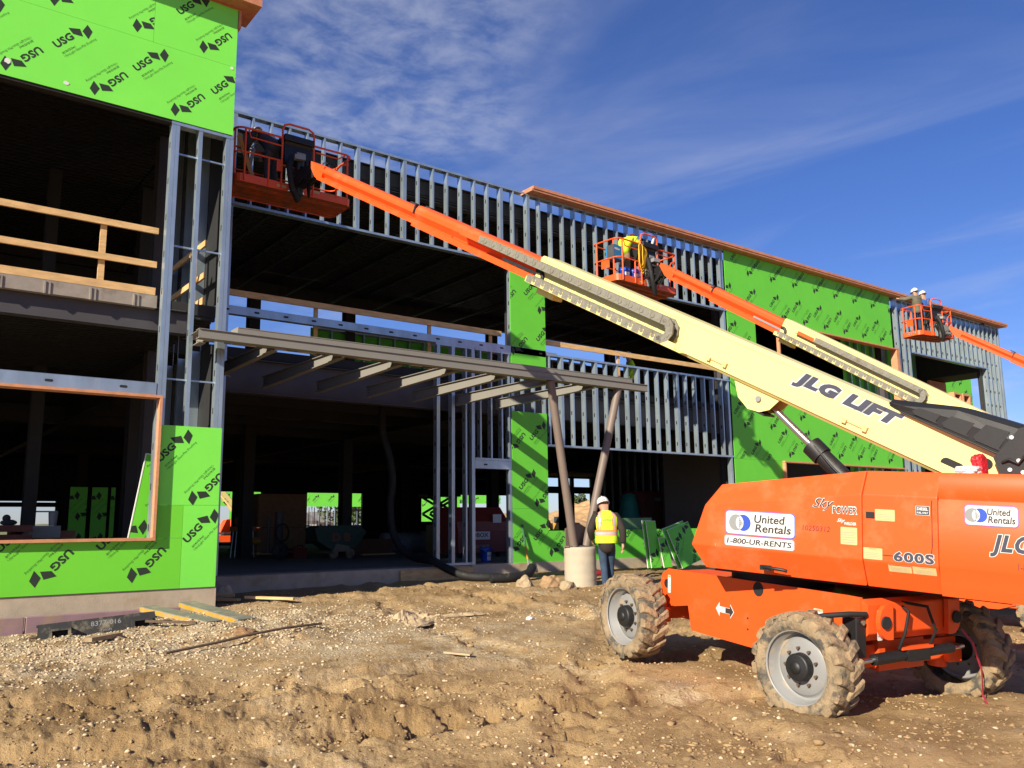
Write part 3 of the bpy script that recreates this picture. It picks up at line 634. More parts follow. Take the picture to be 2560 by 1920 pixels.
# ---- far green wall with its two openings
up = [(21.34+1.235*k, 8.95) for k in range(9)]; iv = [(22.45+1.225*k, 9.57) for k in range(8)]; iv2 = [(24.17+1.22*k, 8.34) for k in range(7)]; lowu = [(21.67, 5.26), (22.41, 4.04), (23.81, 4.46), (25.06, 4.49), (26.71, 4.53), (27.89, 4.47), (29.1, 4.5)]
lowi = [(21.88, 4.61), (21.38, 3.4), (22.66, 3.38), (23.21, 4.63), (24.11, 3.78), (24.85, 5.02), (25.7, 3.8), (26.95, 3.83), (28.15, 3.83), (28.95, 3.79), (30.16, 3.78), (23.65, 5.08)]
topu = [(21.9+1.23*k, 10.2) for k in range(8)]
xb = [21.2, 22.6, 25.04, 27.48, 29.92, 31.02]
for a, b in zip(xb[:-1], xb[1:]): sheathing(BLD, a, b, 8.07, 10.12, YM, up+topu, iv+iv2)
for a, b in zip(xb[:-1], xb[1:]):
    if a < 23: sheathing(BLD, a, min(b, 23.68), 5.95, 8.07, YM, [(21.5, 7.75), (22.75, 6.5)], [(21.95, 7.1), (23.2, 7.2)])
sheathing(BLD, 22.6, 23.68, 5.95, 8.07, YM, [(22.75, 6.5)], [(23.2, 7.2)])
for a, b in zip(xb[:-1], xb[1:]): sheathing(BLD, a, b, 3.53, 5.95, YM, lowu, lowi)
for a, b in ((21.2, 22.6), (22.6, 23.6)): sheathing(BLD, a, b, .71, 3.53, YM, [(22.3, 2.7), (22.0, 1.5)], [(21.6, 2.2), (23.0, 2.2)])
mb = MB(); yb0 = YM-.10
mb.b2((23.68, yb0, 8.03), (31.28, YM+.15, 8.075)); mb.b2((31.08, yb0, 5.9), (31.28, YM+.15, 8.02)); mb.b2((23.68, yb0, 5.94), (23.74, YM+.15, 8.02)); mb.b2((23.75, yb0, 5.89), (31.07, YM+.15, 5.935))
bpart(mb, 'window_buck', mBuck, 'orange timber frame of the upper far window')
mb = MB(); mb.b2((23.6, yb0, 3.49), (31.0, YM+.15, 3.535)); mb.b2((23.6, yb0, .72), (23.66, YM+.15, 3.48)); bpart(mb, 'window_buck', mBuck, 'orange timber frame of the lower far window')
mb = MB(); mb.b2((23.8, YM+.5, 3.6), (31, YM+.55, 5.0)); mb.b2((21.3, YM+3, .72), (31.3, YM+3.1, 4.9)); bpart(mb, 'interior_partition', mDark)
# ---- corner tower at the far right
stud_wall('stud_wall', 'bare corner studs between the far green wall and the tower', YM, [31.5, 31.95, 32.3], .72, 10.1, d=.2, doubles=(0, 1), x_ends=(31.35, 32.4))
stud_wall('stud_wall', 'stud header above the tower opening at the far right', YM, [32.7+.405*k for k in range(16)], 8.07, 10.1, d=.2, x_ends=(32.42, 38.9))
stud_wall('stud_wall', 'slim stud corner of the tower at the far right end', YM, [38.75, 39.15, 39.55, 39.95, 40.2], .72, 10.1, d=.2, doubles=(0, 4), x_ends=(38.6, 40.3))
mb = MB(); mb.b2((38.5, YM+.2, 7.95), (40.2, 25.9, 10.0)); mb.b2((38.5, YM+.2, .72), (40.2, YM+.32, 7.95)); mb.b2((38.5, 19.15, .72), (40.2, 25.9, 7.95)); bpart(mb, 'tower_side_wall', mDark)
mb = MB(); mb.b2((32.45, 19.6, .72), (38.45, 19.62, 10)); bpart(mb, 'tower_back_wall', mGreen)
mb = MB()
for x in np.arange(32.8, 38.4, .6): mb.b2((x, 19.45, .72), (x+.04, 19.595, 9.4))
bpart(mb, 'tower_back_studs', mStud)
mb = MB(); mb.b2((38.46, 19.02, .72), (40.0, 19.12, 7.9)); bpart(mb, 'tower_buck', mBuck)
mb = MB(); mb.b2((32.4, YM+.3, 9.8), (40.3, 25.9, 9.9)); bpart(mb, 'roof_deck', mDeck)
# far wing beyond the tower, lit green, with two small timber bucks
FW = thing('far_wing', 'sunlit green sheathed wing with small timber window boxes seen through the tower opening', 'building', (47, 22, .5))
sheathing(FW, 44.0, 49.2, .7, 9.45, 22.0, [(44.9, 9.1), (46.1, 8.3), (47.3, 9.1), (48.5, 8.6)], [(45.4, 8.6), (46.7, 9.2), (47.9, 9.0), (48.9, 8.1)], mGreen)
mb = MB()
for x in (46.45, 47.45): mb.b2((x, 21.7, 7.3), (x+.12, 21.995, 8.38)); mb.b2((x+.75, 21.7, 7.3), (x+.87, 21.995, 8.38)); mb.b2((x+.12, 21.7, 8.28), (x+.75, 21.995, 8.38)); mb.b2((x+.12, 21.95, 7.3), (x+.75, 21.99, 8.28), 1)
mb.build('window_buck', [mBuck, mDark], FW, world=True)
# rear wing, seen through the ground floor windows
RW = thing('rear_wing', 'sunlit green sheathed wing standing behind the dark ground floor windows', 'building', (27, 60, .5))
for (a, b, z0, z1) in ((17, 20.3, 3.15, 8), (20.3, 27, 3.15, 8), (27, 33.4, 3.15, 8), (33.4, 40.3, 3.15, 8), (40.3, 44.6, 3.45, 8)):
    sheathing(RW, a, b, z0, z1, 60, [(a+.6+1.25*k, 3.9) for k in range(6)], [(a+1.2+1.25*k, 4.5) for k in range(6)], mGreenL)
for (a, b) in ((21.0, 22.6), (33.6, 40.3)): sheathing(RW, a, b, .3, 3.9, 59.9, [(a+.5+1.25*k, 2.6) for k in range(5)], [(a+1.1+1.25*k, 1.6) for k in range(5)]+[(a+.7+1.25*k, 3.3) for k in range(5)], mGreenL)
mb = MB()
for x in np.arange(26, 37, .62): mb.b2((x, 60.1, .3), (x+.04, 60.2, 3.15))
mb.build('stud_row', mStud, RW, world=True)

# ------------------------------------------------------------------ timber guard rails
def guard_rail(label, a, b, posts, zs, hs, y_off=.05, group='timber guard rails on the upper floor'):
    """along the line a-b: boards at heights zs, and posts"""
    a, b = Vector(a), Vector(b); t = thing('guard_rail', label, 'guard rail', a, group)
    d = (b-a).normalized(); n = Vector((d.y, -d.x, 0))
    for z, h in zip(zs, hs):
        mb = MB(); mb.bar(a+n*y_off+Vector((0,0,z)), b+n*y_off+Vector((0,0,z)), .04, h); mb.build('rail', mWood, t, world=True)
    for s in posts:
        p = a+d*s; mb = MB(); mb.bar(p+Vector((0,0,.02)), p+Vector((0,0,zs[0]-.02)), .04, .09, d); mb.build('post', mWood, t, world=True)
    return t
guard_rail('sunlit timber guard rail across the upper opening of the left wing', (-2.2, 13.98, 5.25), (3.55, 13.98, 5.25), [2.2, 4.95], [1.08, .52, .08], [.10, .10, .12])
guard_rail('short timber guard rail turning the corner behind the left wing studs', (4.3, 14.05, 5.25), (4.3, 16.5, 5.25), [.4, 2.1], [1.08, .52, .08], [.10, .10, .12])
guard_rail('long shaded guard rail behind the silver header of the middle bay', (4.7, 17.05, 5.25), (12.7, 17.05, 5.25), [3.0, 5.9, 7.7], [1.13, .12], [.13, .16])
guard_rail('timber guard rail across the upper opening of the right bay', (13.9, 16.95, 5.25), (21.1, 16.95, 5.25), [2.85], [1.06], [.13])

# ------------------------------------------------------------------ entrance canopy
CAN = thing('entrance_canopy', 'taupe steel entrance canopy projecting on slim beams from the middle bay', 'canopy', (8.6, 12.9, 4.4))
mb = MB()
yf = 12.9
mb.b2((3.95, yf, 4.46), (13.62, yf+.012, 4.585)); mb.b2((3.95, yf-.03, 4.448), (13.62, yf+.14, 4.459)); mb.b2((3.95, yf-.02, 4.586), (13.62, yf+.14, 4.595))
mb.build('edge_beam', mCanopy, CAN, 'lower taupe edge beam', world=True)
mb = MB(); mb.b2((4.55, yf-.008, 4.597), (13.15, yf+.004, 4.675)); mb.b2((4.55, yf-.014, 4.676), (13.15, yf+.12, 4.688)); mb.b2((4.55, yf+.1, 4.597), (13.15, yf+.11, 4.675)); mb.b2((4.54, yf-.008, 4.597), (4.55, yf+.3, 4.69))
mb.build('edge_beam', mCanopy, CAN, 'upper taupe edge channel', world=True)
mb = MB(); mb.b2((4.0, yf+.14, 4.605), (13.5, yf+.62, 4.613)); mb.build('deck_plate', mCanopy, CAN, world=True)
for k, x in enumerate((4.12, 5.28, 6.467, 7.635, 8.815, 9.985, 11.155, 12.33)):
    mb = MB(); yb_ = YM+.15 if k else 13.55
    zb_ = 4.40 if k else 4.45; mb.prism([(yf+.15, 4.60), (yf+.15, 4.50), (yf+.35, 4.47), (yb_, zb_+.014), (yb_, 4.63)], x-.006, x+.006, ((0,1,0), (0,0,1), (1,0,0), (0,0,0))); mb.bar((x, yf+.35, 4.462), (x, yb_, zb_+.007), .11, .013); mb.bar((x, yf+.62, 4.611), (x, yb_, 4.638), .11, .012)
    mb.b2((x+.006, yb_-.3, 4.49), (x+.012, yb_-.2, 4.58), 1)
    for z in (4.50, 4.56): mb.cyl((x-.016, yb_-.1, z), (x-.006, yb_-.1, z), .012, 8, 1)
    mb.build('beam', [mCanopy, mDark], CAN, world=True)
for x in np.arange(4.55, 13.4, .53):
    mb = MB(); mb.prism([(yf+.14, 4.60), (yf+.6, 4.60), (yf+.6, 4.53), (yf+.22, 4.445), (yf+.14, 4.445)], x-.014, x+.014, ((0,1,0), (0,0,1), (1,0,0), (0,0,0)))
    mb.b2((x-.05, yf+.15, 4.49), (x+.05, yf+.22, 4.50)); mb.build('bracket', mCanopy, CAN, world=True)
for a, b in (((10.92, 12.98, 4.45), (11.70, 13.27, 1.17)), ((12.80, 12.98, 4.45), (12.03, 13.27, 1.17))):
    mb = MB(); mb.cyl(a, b, .083, 20); mb.build('column', mColumn, CAN, 'slanting brown round column', world=True)
mb = MB(); mb.b2((11.52, 13.22, 1.155), (12.22, 13.40, 1.18)); mb.prism([(11.56, 1.18), (12.18, 1.18), (12.18, 1.52), (11.95, 1.62), (11.78, 1.62), (11.56, 1.52)], 13.36, 13.38, ((1,0,0), (0,0,1), (0,1,0), (0,0,0)))
mb.build('base_plate', mColumn, CAN, world=True)
pier = MB(); prof = [(.325, 0)]
for k in range(12): prof += [(.325+.004*(k % 2), .12+k*.085), (.322, .16+k*.085)]
prof += [(.322, 1.15), (.30, 1.154), (0, 1.154)]
pier.lathe([(r, z+.0) for r, z in prof], (11.87, 13.28, 0), (0,0,1), 40)
o = pier.build('concrete_pier', mPier); tag(o, 'round pale concrete pier with form rings carrying the two slanting columns', 'pier')
# ------------------------------------------------------------------ boom lifts
TR = .47                                       # tyre radius
def tyre_parts(root, c, axis, steer=0., lod=0, mirror=1, inner=False):
    """wheel at c (hub height frame, z measured from the hub line); axis +-1 = outward along x"""
    X = Matrix.Translation(Vector(c)+Vector((0, 0, TR))) @ Matrix.Rotation(steer, 4, 'Z')
    a = (axis, 0, 0); w = .17; rb = .305
    mb = MB(X)
    mb.lathe([(rb, -w*.80), (rb+.015, -w*.95), (rb+.06, -w), (TR-.075, -w), (TR-.045, -w*.93), (TR-.03, -w*.6), (TR-.03, w*.6), (TR-.045, w*.93), (TR-.075, w), (rb+.06, w), (rb+.015, w*.95), (rb, w*.80)], (0,0,0), a, 56)
    tyre = mb.build('tyre', mTyre, None)
    lg = MB(X); n = 17
    def pt(th, r, h): return Vector((axis*h, math.cos(th)*r, math.sin(th)*r))
    for s in (-1, 1):
        for k in range(n):
            t0 = 2*PI*(k+(.5 if s > 0 else 0))/n; j = random.uniform(-.012, .012)
            # bar from the shoulder to past the middle, swept back
            st = [(w*1.03, 0, TR-.070, .105), (w*.99, .0, TR-.008+j*.3, .105), (w*.55, .07, TR+j*.3, .095), (w*.08, .17, TR-.002, .10), (-w*.10, .22, TR-.004, .085)]
            top = []; bot = []
            for h, dt, r, hw in st:
                for q in (-1, 1): top.append(pt(t0+dt+q*hw*.82, r, s*h)); bot.append(pt(t0+dt+q*hw*1.08, min(r, TR-.036), s*h))
            vs = top+bot; m = len(top); f = []
            for i in range(len(st)-1):
                p = 2*i; f += [(p, p+1, p+3, p+2), (m+p, p, p+2, m+p+2), (p+1, m+p+1, m+p+3, p+3)]
            f += [(m, m+1, 1, 0), (m-2, m-1, 2*m-1, 2*m-2)]
            lg.add(vs, f)
    return X, tyre, lg
def wheel(root, c, axis, steer=0.):
    X, ty, lg = tyre_parts(root, c, axis, steer)
    a = Vector((axis, 0, 0))
    h = MB(X); h.lathe([(.302, .135), (.31, .15), (.318, .145), (.318, .12), (.295, .10), (.282, .02), (.262, .005), (.245, .04), (.23, .052), (.125, .06), (.12, .06)], (0,0,0), a, 48)
    rim = h.build('wheel', mRim, root)
    h = MB(X); h.lathe([(.118, .055), (.118, .125), (.108, .14), (.10, .14), (.075, .15), (.0, .15)], (0,0,0), a, 28)
    h.lathe([(.055, .151), (.05, .163), (0, .163)], (0,0,0), a, 20)
    for k in range(9):
        t = 2*PI*k/9; p = Vector((0, math.cos(t)*.158, math.sin(t)*.158)); h.cyl(p+a*.055, p+a*.088, .013, 8, 1)
    ty.parent = rim; l = lg.build('tread', mLug, rim)
    for f in l.data.polygons: f.use_smooth = False
    dm = l.modifiers.new('bevel', 'BEVEL'); dm.width = .008; dm.segments = 1; dm.limit_method = 'ANGLE'
    ty.name = 'tyre'; hub = h.build('hub', [mBlack, mRust], rim)
    return ty
def rrect(w, h, r, n=5):
    o = []
    for cx, cy, a0 in ((w-r, r, -90), (w-r, h-r, 0), (r, h-r, 90), (r, r, 180)):
        for k in range(n+1): t = R_(a0+90*k/n); o.append((cx+r*math.cos(t), cy+r*math.sin(t)))
    return o
def sticker(parent, o, ex, ey, nrm, w, h, kind, text=None, M=None, name='decal'):
    """thin printed sticker lying on a panel"""
    ex, ey, nrm = Vector(ex).normalized(), Vector(ey).normalized(), Vector(nrm).normalized(); o = Vector(o)
    mb = MB(M); fr = lambda l: (ex, ey, nrm, o+nrm*l)
    mats = [mWhite, mCharc, mBlue, mGreyP, mYelDec, mRedDec, mNavy]
    def poly(p, mi, l): mb.add([o+ex*a+ey*b+nrm*l for a, b in p], [list(range(len(p)))], mi)
    if kind == 'rental':
        poly(rrect(w, h, h*.18), 2, .002); poly([(a*(1-.024)+w*.012, b*(1-.06)+h*.03) for a, b in rrect(w, h, h*.17)], 0, .003)
        poly([(a*(1-.036)+w*.018, b*(1-.09)+h*.045) for a, b in rrect(w, h, h*.16)], 3, .0034); poly([(a*(1-.046)+w*.023, b*(1-.115)+h*.0575) for a, b in rrect(w, h, h*.15)], 0, .0038)
        cx, cy, rr = w*.22, h*.5, h*.36
        def disc(x, r, mi, l): poly([(x+math.cos(t)*r, cy+math.sin(t)*r) for t in np.linspace(0, 2*PI, 36, endpoint=False)], mi, l)
        rr = h*.335; dx = rr*.48; disc(cx-dx, rr, 3, .0042); disc(cx+dx, rr, 2, .0045)
        aL = math.acos(dx/rr); poly([(cx-dx+math.cos(t)*rr, cy+math.sin(t)*rr) for t in np.linspace(-aL, aL, 12)]+[(cx+dx-math.cos(t)*rr, cy+math.sin(t)*rr) for t in np.linspace(-aL, aL, 12)][1:-1][::1], 0, .0048)
        for k, s in enumerate(('United', 'Rentals')):
            t = txt(s, 1, .022, 3, .12); put_text(mb, t, o+ex*(w*(.43+.012*k))+ey*(h*(.53-.37*k)), ex, ey, .0048, nrm, 1, w*(.43 if k == 0 else .50), h*(.33 if k == 0 else .33))
    elif kind == 'phone':
        poly(rrect(w, h, h*.25), 3, .002); poly([(a*(1-.02)+w*.01, b*(1-.1)+h*.05) for a, b in rrect(w, h, h*.24)], 0, .003)
        put_text(mb, txt('1-800-UR-RENTS', 1, .025, 3, .12), o+ex*w*.04+ey*h*.24, ex, ey, .004, nrm, 1, w*.92, h*.52)
    elif kind == 'outlined':                   # dark letters with a white edge
        hv = 1 if text.startswith('JLG L') else .55
        t2 = txt(text, 1, .130*hv, 3, .28 if text.startswith('J') else 0, 1.12); t1 = txt(text, 1, .074*hv, 3, .28 if text.startswith('J') else 0, 1.12)
        x0, x1 = txt_w(t2); sx = w/(x1-x0); ys = [v[1] for v in t2[0]]; sy = h/(max(ys)-min(ys))
        for t, mi, l in ((t2, 0, .002), (t1, 6, .0035)):
            mb.add([o+ex*((a-x0)*sx)+ey*((b-min(ys))*sy)+nrm*l for a, b in t[0]], t[1], mi)
    elif kind == 'label':
        poly(rrect(w, h, h*.05, 2), 4 if text != 'white' else 0, .002)
        poly([(w*.02, h*.86), (w*.98, h*.86), (w*.98, h*.98), (w*.02, h*.98)], 5 if text == 'red' else 4, .0026)
        if text in ('warn', 'red', 'white'): put_text(mb, txt('WARNING' if text == 'warn' else 'DANGER', 1, 0, 1), o+ex*w*.3+ey*h*.875, ex, ey, .003, nrm, 1, w*.4, h*.09)
        for r in range(5):
            if text == 'tall' or r < 4: poly([(w*.1, h*(.12+.14*r)), (w*(.9-.1*(r % 2)), h*(.12+.14*r)), (w*(.9-.1*(r % 2)), h*(.145+.14*r)), (w*.1, h*(.145+.14*r))], 3, .0026)
    elif kind == 'diesel':
        poly([(0,0), (w,0), (w,h), (0,h)], 0, .002); poly([(w*.03,h*.04), (w*.97,h*.04), (w*.97,h*.96), (w*.03,h*.96)], 6, .0028)
        put_text(mb, txt('DIESEL', 1, .03, 2), o+ex*w*.1+ey*h*.52, ex, ey, .0036, nrm, 0, w*.8, h*.33); put_text(mb, txt('FUEL ONLY', 1, .03, 2), o+ex*w*.1+ey*h*.17, ex, ey, .0036, nrm, 0, w*.8, h*.2)
    elif kind == 'plain':
        put_text(mb, txt(text, 1, .0, 3, .15), o, ex, ey, .002, nrm, 1, w, h)
    elif kind == 'arrows':
        aw = [(0,.5), (.22,1), (.22,.70), (.5,.70), (.5,.30), (.22,.30), (.22,0)]
        poly([(p*w-.012*(1 if p < .3 else -1), q*h) for p, q in aw], 0, .002); poly([(w-p*w, q*h) for p, q in aw], 0, .0021)
        poly([(w-(.04+p*.9)*w, (.06+q*.88)*h) for p, q in aw], 1, .003)
    o_ = mb.build(name, mats, parent); return o_
def frame_rot(ax_x, ax_y, ax_z, o): m = Matrix((ax_x, ax_y, ax_z)).transposed().to_4x4(); m.translation = o; return m
def boom_lift(label, O, heading, pitch, slew, pv, el, ends, plat, decals=True, steer=R_(8), group='boom lifts on the site', chain=(7.55, 4.05), plat_size=(2.35, .88), plat_mark=False, cover=True, lettering=False):
    """O: chassis centre at hub height; pv: boom pivot (along, up) in the turntable frame; el: boom elevation;
    ends: distances along the boom of (base end, mid end, fly end); plat: world matrix of the platform floor centre"""
    Mh = Matrix.Rotation(-heading, 4, 'Z') @ Matrix.Rotation(pitch, 4, 'X')
    M = Matrix.Translation(O) @ Mh; M = M @ Matrix.Translation((0, 0, -TR))
    t = thing('boom_lift', label, 'boom lift', M, group)
    Z = Matrix.Translation((0, 0, TR))
    # --- chassis
    mb = MB(Z)
    side = [(1.30, .36), (1.27, .46), (1.16, .53), (-1.38, .60), (-1.55, .60), (-1.55, .28), (-.30, -.09), (.74, -.09), (.80, .17), (1.12, .11), (1.24, .12)]
    for sx in (-1, 1): mb.prism(side, sx*.60-.012, sx*.60+.012, ((0,1,0), (0,0,1), (1,0,0), (0,0,0)))
    mb.b2((-.587, -1.5, .42), (.587, 1.2, .50)); mb.b2((-.587, -.9, -.06), (.587, .7, -.03)); mb.b2((-.587, 1.12, .12), (.587, 1.2, .42))
    mb.prism([(-1.54, .59), (-1.62, .55), (-1.62, .30), (-1.54, .22)], -.60, .60, ((0,1,0), (0,0,1), (1,0,0), (0,0,0)))
    ch = mb.build('chassis', mOrange, t, bevel=.012)
    for sx in (-1, 1):                          # tie-down lugs with their eyes
        mb = MB(Z)
        lug = [(math.cos(a)*.12, math.sin(a)*.15) for a in np.linspace(-PI/2, PI/2, 9)]
        p = [(sx*(.42+.0)+sx*q[0]*.9, .40+q[1]) for q in lug]+[(sx*.36, .56), (sx*.36, .25)]
        if sx < 0: p = p[::-1]
        mb.prism(p, -1.68, -1.635, ((1,0,0), (0,0,1), (0,1,0), (0,0,0)))
        mb.cyl((sx*.46, -1.682, .40), (sx*.46, -1.70, .40), .055, 16, 1)
        mb.build('tow_lug', [mOrange, mHole], ch)
    for yy in (-1.3, 1.3):
        mb = MB(Z); mb.b2((-.80, yy-.13, -.04), (.80, yy+.13, .16))
        for sx in (-1, 1): mb.cyl((sx*.70, yy, -.13), (sx*.70, yy, .2), .085, 14); mb.b2((sx*.70-.09, yy-.2, -.06), (sx*.70+.09, yy-.13, .1))
        mb.b2((-.3, yy-.17, -.07), (.3, yy+.15, .2)); mb.build('axle', mOrange, t, bevel=.01)
    mb = MB(Z); mb.cyl((-.66, -1.60, .07), (.66, -1.60, .11), .022, 10, 1); mb.cyl((-.52, -1.60, .075), (-.08, -1.60, .09), .050, 14); mb.cyl((.06, -1.60, .095), (.5, -1.60, .107), .046, 14); mb.b2((-.14, -1.66, .04), (.14, -1.54, .14))
    mb.b2((-.2, -1.645, .14), (.2, -1.60, .165), 2); mb.build('steering_cylinder', [mBlack, mChrome, mOrange], t)
    mb = MB(Z)
    for (x0, x1, hh) in ((-.22, -.17, .52), (.18, -.16, .55)): mb = MB(Z); mb.tube([(x0, -1.62, .15), (x0-.02, -1.70, .30), (x0*.6-.03, -1.68, hh-.04), (x1, -1.60, hh)], .014, 7); mb.build('hydraulic_hose', mHose, ch)
    mb = MB(Z)
    mb.tube([(-.62, -1.62, .47), (-.78, -1.58, .475), (-.92, -1.45, .45), (-.98, -1.30, .40)], .024, 8)
    mb.build('hydraulic_hose', mHose, ch)
    mb = MB(Z); mb.b2((-.72, -1.60, .10), (-.60, -1.44, .44)); mb.cyl((-.66, -1.61, .40), (-.66, -1.625, .40), .022, 10, 1); mb.build('black_box', [mBlack, mChrome], ch, bevel=.01)
    for y, z, q in ((-.30, .50, .072), (1.18, .36, .05), (-.15, .08, .012), (-.15, .19, .012), (-.45, .15, .012)): mb = MB(Z); mb.cyl((-.613, y, z), (-.6145, y, z), q, 20); mb.build('access_hole', mHole, ch)
    if decals:
        sticker(ch, (-.613, .32, .14+TR), (0,-1,0), (0,0,1), (-1,0,0), .27, .15, 'arrows')
        sticker(ch, (-.613, 1.16, .26+TR), (0,-1,0), (0,0,1), (-1,0,0), .055, .2, 'label', 'white')
        sticker(ch, (-.613, -1.02, .26+TR), (0,-1,0), (0,0,1), (-1,0,0), .11, .17, 'label', 'white')
        sticker(ch, (-.50, -1.625, .24+TR), (1,0,0), (0,0,1), (0,-1,0), .07, .26, 'label', 'white')
    for sx in (-1, 1):
        wheel(t, (sx*1.0, -1.3, 0), sx, steer); wheel(t, (sx*1.0, 1.3, 0), sx, 0)
    # --- turntable (its own axes: x right, y boom direction)
    T = Z @ Matrix.Rotation(slew, 4, 'Z')
    mb = MB(T); mb.cyl((0,0,.50), (0,0,.62), .52, 36); mb.b2((-.55, -2.3, .62), (.55, .55, .74)); mb.build('turntable', mDark, t)
    for sx in (-1, 1):
        # hood: three facets on the outside, slanting top, pointed nose
        st = [(-1.93, 1.0, 0), (-1.31, 1.0, 0), (.17, 1.0, 1)]
        prof = lambda up1, up2: [(1.05, .70), (1.15, .93), (1.15, up1), (1.03, up2), (.34, up2)]
        for nm, (ya, yb, ta, tb) in {'rear': (-1.925, -1.312, 1.7, 1.7), 'front': (-1.305, .40, 1.7, 1.53)}.items():
            def ring(y, top, k): return [(sx*q[0], y+dy, q[1]) for q, dy in zip([(1.05, .70), (1.15, .93), (1.15, top-.205), (1.03, top), (.34, top)], k)]
            if nm == 'rear': A = ring(ya, ta, (0,)*5); B = ring(yb, tb, (0,)*5)
            else: A = ring(ya, ta, (0,)*5); B = ring(0, tb, (.29, .40, .25, .13, .13))
            mb = MB(T)
            for i in range(5):
                j = (i+1) % 5; q_ = [A[i], A[j], B[j], B[i]]
                if i == 2: mb.add(q_, [(0, 1, 3), (1, 2, 3)])
                else: mb.add(q_, [(0, 1, 2, 3)])
            mb.add(A, [list(range(5))]); mb.add(B, [(0, 1, 2), (0, 2, 3), (0, 3, 4)])
            h = mb.build('hood', mOrange, t)
            bm = bmesh.new(); bm.from_mesh(h.data); bmesh.ops.remove_doubles(bm, verts=bm.verts, dist=1e-5); bmesh.ops.recalc_face_normals(bm, faces=bm.faces); bm.to_mesh(h.data); bm.free()
            bv = h.modifiers.new('bevel', 'BEVEL'); bv.width = .010; bv.segments = 3; bv.limit_method = 'ANGLE'; bv.angle_limit = R_(12)
            if sx < 0 and nm == 'front': hoodF = h
            if sx < 0 and nm == 'rear': hoodR = h
            if nm == 'front':
                mb = MB(T); mb.tube([(sx*1.165, -.62, .765), (sx*1.185, -.60, .775), (sx*1.185, -.40, .785), (sx*1.165, -.38, .785)], .016, 8); mb.b2((sx*1.165-.02, -.46, .755), (sx*1.165+.02, -.36, .80)); mb.build('latch', mBlack, h)
            else:
                mb = MB(T)                       # door outline
                dd = [(-1.36, .99), (-1.80, .99), (-1.87, 1.03), (-1.88, 1.10), (-1.88, 1.47)]
                mb.tube([(sx*1.1515, a, b) for a, b in dd], .0035, 5, cap=False); mb.b2((sx*1.151, -1.416, 1.294), (sx*1.156, -1.342, 1.349)); mb.build('door_seam', mHole, h)
    # counterweight: rounded tail
    mb = MB(T); n = 9; secs = []
    for up, ins in ((.70, .05), (.80, .02), (.93, .0), (.95, -.008), (1.46, -.008), (1.475, .006), (1.49, .006), (1.50, -.004), (1.66, .012), (1.70, .04)):
        ring = []
        for q in range(n):
            a = PI/2*q/(n-1); ring.append((-(1.155-.12)-(.12-ins)*math.cos(a), -2.62-(.12-ins)*math.sin(a), up))
        ring = [(-1.155+ins, -1.935, up)]+ring; ring = ring+[(-x, y, z) for x, y, z in ring[::-1]]; secs.append(ring)
    k = len(secs[0]); vs = [p for r in secs for p in r]
    mb.add(vs, [(i*k+j, i*k+j+1, (i+1)*k+j+1, (i+1)*k+j) for i in range(len(secs)-1) for j in range(k-1)], 0, True)
    mb.add(secs[0], [list(range(k))[::-1]]); mb.add(secs[-1], [list(range(k))])
    mb.add([r[0] for r in secs]+[r[-1] for r in secs], [list(range(len(secs)))+list(range(len(secs), 2*len(secs)))[::-1]])
    cw = mb.build('counterweight', mOrange, t)
    # black uprights that carry the boom foot
    for sx in (-1, 1):
        mb = MB(T); mb.prism([(-3.0, 2.30), (-2.30, 2.08), (-2.13, 1.84), (-2.17, 1.70), (-2.17, .75), (-3.0, 1.0)] if False else [(-2.95, 2.24), (-2.34, 2.10), (-2.13, 1.84), (-2.18, 1.70), (-2.18, .76), (-2.45, .76), (-2.95, 1.5)], sx*.30-.012, sx*.30+.012, ((0,1,0), (0,0,1), (1,0,0), (0,0,0)))
        for y, z in ((-2.28, 2.02), (-2.33, 1.82), (-2.26, 1.74), (-2.36, 1.72), (-2.42, 1.9), (-2.5, 1.78), (-2.55, 1.96)): mb.cyl((sx*.312, y, z), (sx*.325, y, z), .018, 8, 1)
        mb.tube([(sx*.32, -2.2, 1.80), (sx*.34, -2.26, 1.83), (sx*.33, -2.33, 1.79), (sx*.34, -2.38, 1.86)], .012, 6, 0)
        mb.build('boom_upright', [mBlack, mWhFilm], t)
    # --- boom
    ce, se = math.cos(el), math.sin(el)
    Bm = T @ Matrix.Translation((0, pv[0], pv[1])) @ Matrix.Rotation(el, 4, 'X')     # boom frame: y along, z across
    E1, E2, E3 = ends
    def section(y0, y1, hw, hh, name, m, lip=0., parent=None):
        mb = MB(Bm); c = .035
        if not lip:                              # rolled section: bulged top, hollow flank, square lower flange
            k = .065; hf = [(hw*.55, hh), (hw-.03, hh-.02), (hw, hh-.07), (hw, hh*.20), (hw-.006, hh*.14), (hw-k, -hh*.36), (hw-k, -hh*.44), (hw, -hh*.50), (hw, -hh)]
            pf = hf[::-1]+[(-a, b) for a, b in hf]
        else: pf = [(-hw, -hh+c), (-hw+c, -hh), (hw-c, -hh), (hw, -hh+c), (hw, hh-c), (hw-c, hh), (-hw+c, hh), (-hw, hh-c)]
        mb.prism(pf, y0, y1, ((1,0,0), (0,0,1), (0,1,0), (0,0,0)))
        if lip:                                  # bent plate seam along the lower quarter and top cap
            for sx in (-1, 1): mb.b2((sx*hw, y0+.3, -hh+c), (sx*(hw+lip), y1, -hh+.115)); mb.b2((sx*hw, y0+1.0, hh-.05), (sx*(hw+lip*.6), y1, hh-c))
        return mb.build(name, m, parent or t)
    b1 = section(-.15, E1, .20, .215, 'boom_base', mCream, .010)
    b2_ = section(E1-1.0, E2, .165, .172, 'boom_mid', mOrange)
    b3_ = section(E2-1.0, E3-.35, .13, .135, 'boom_fly', mOrange)
    mb = MB(Bm)                                  # flared fly nose and stop brackets
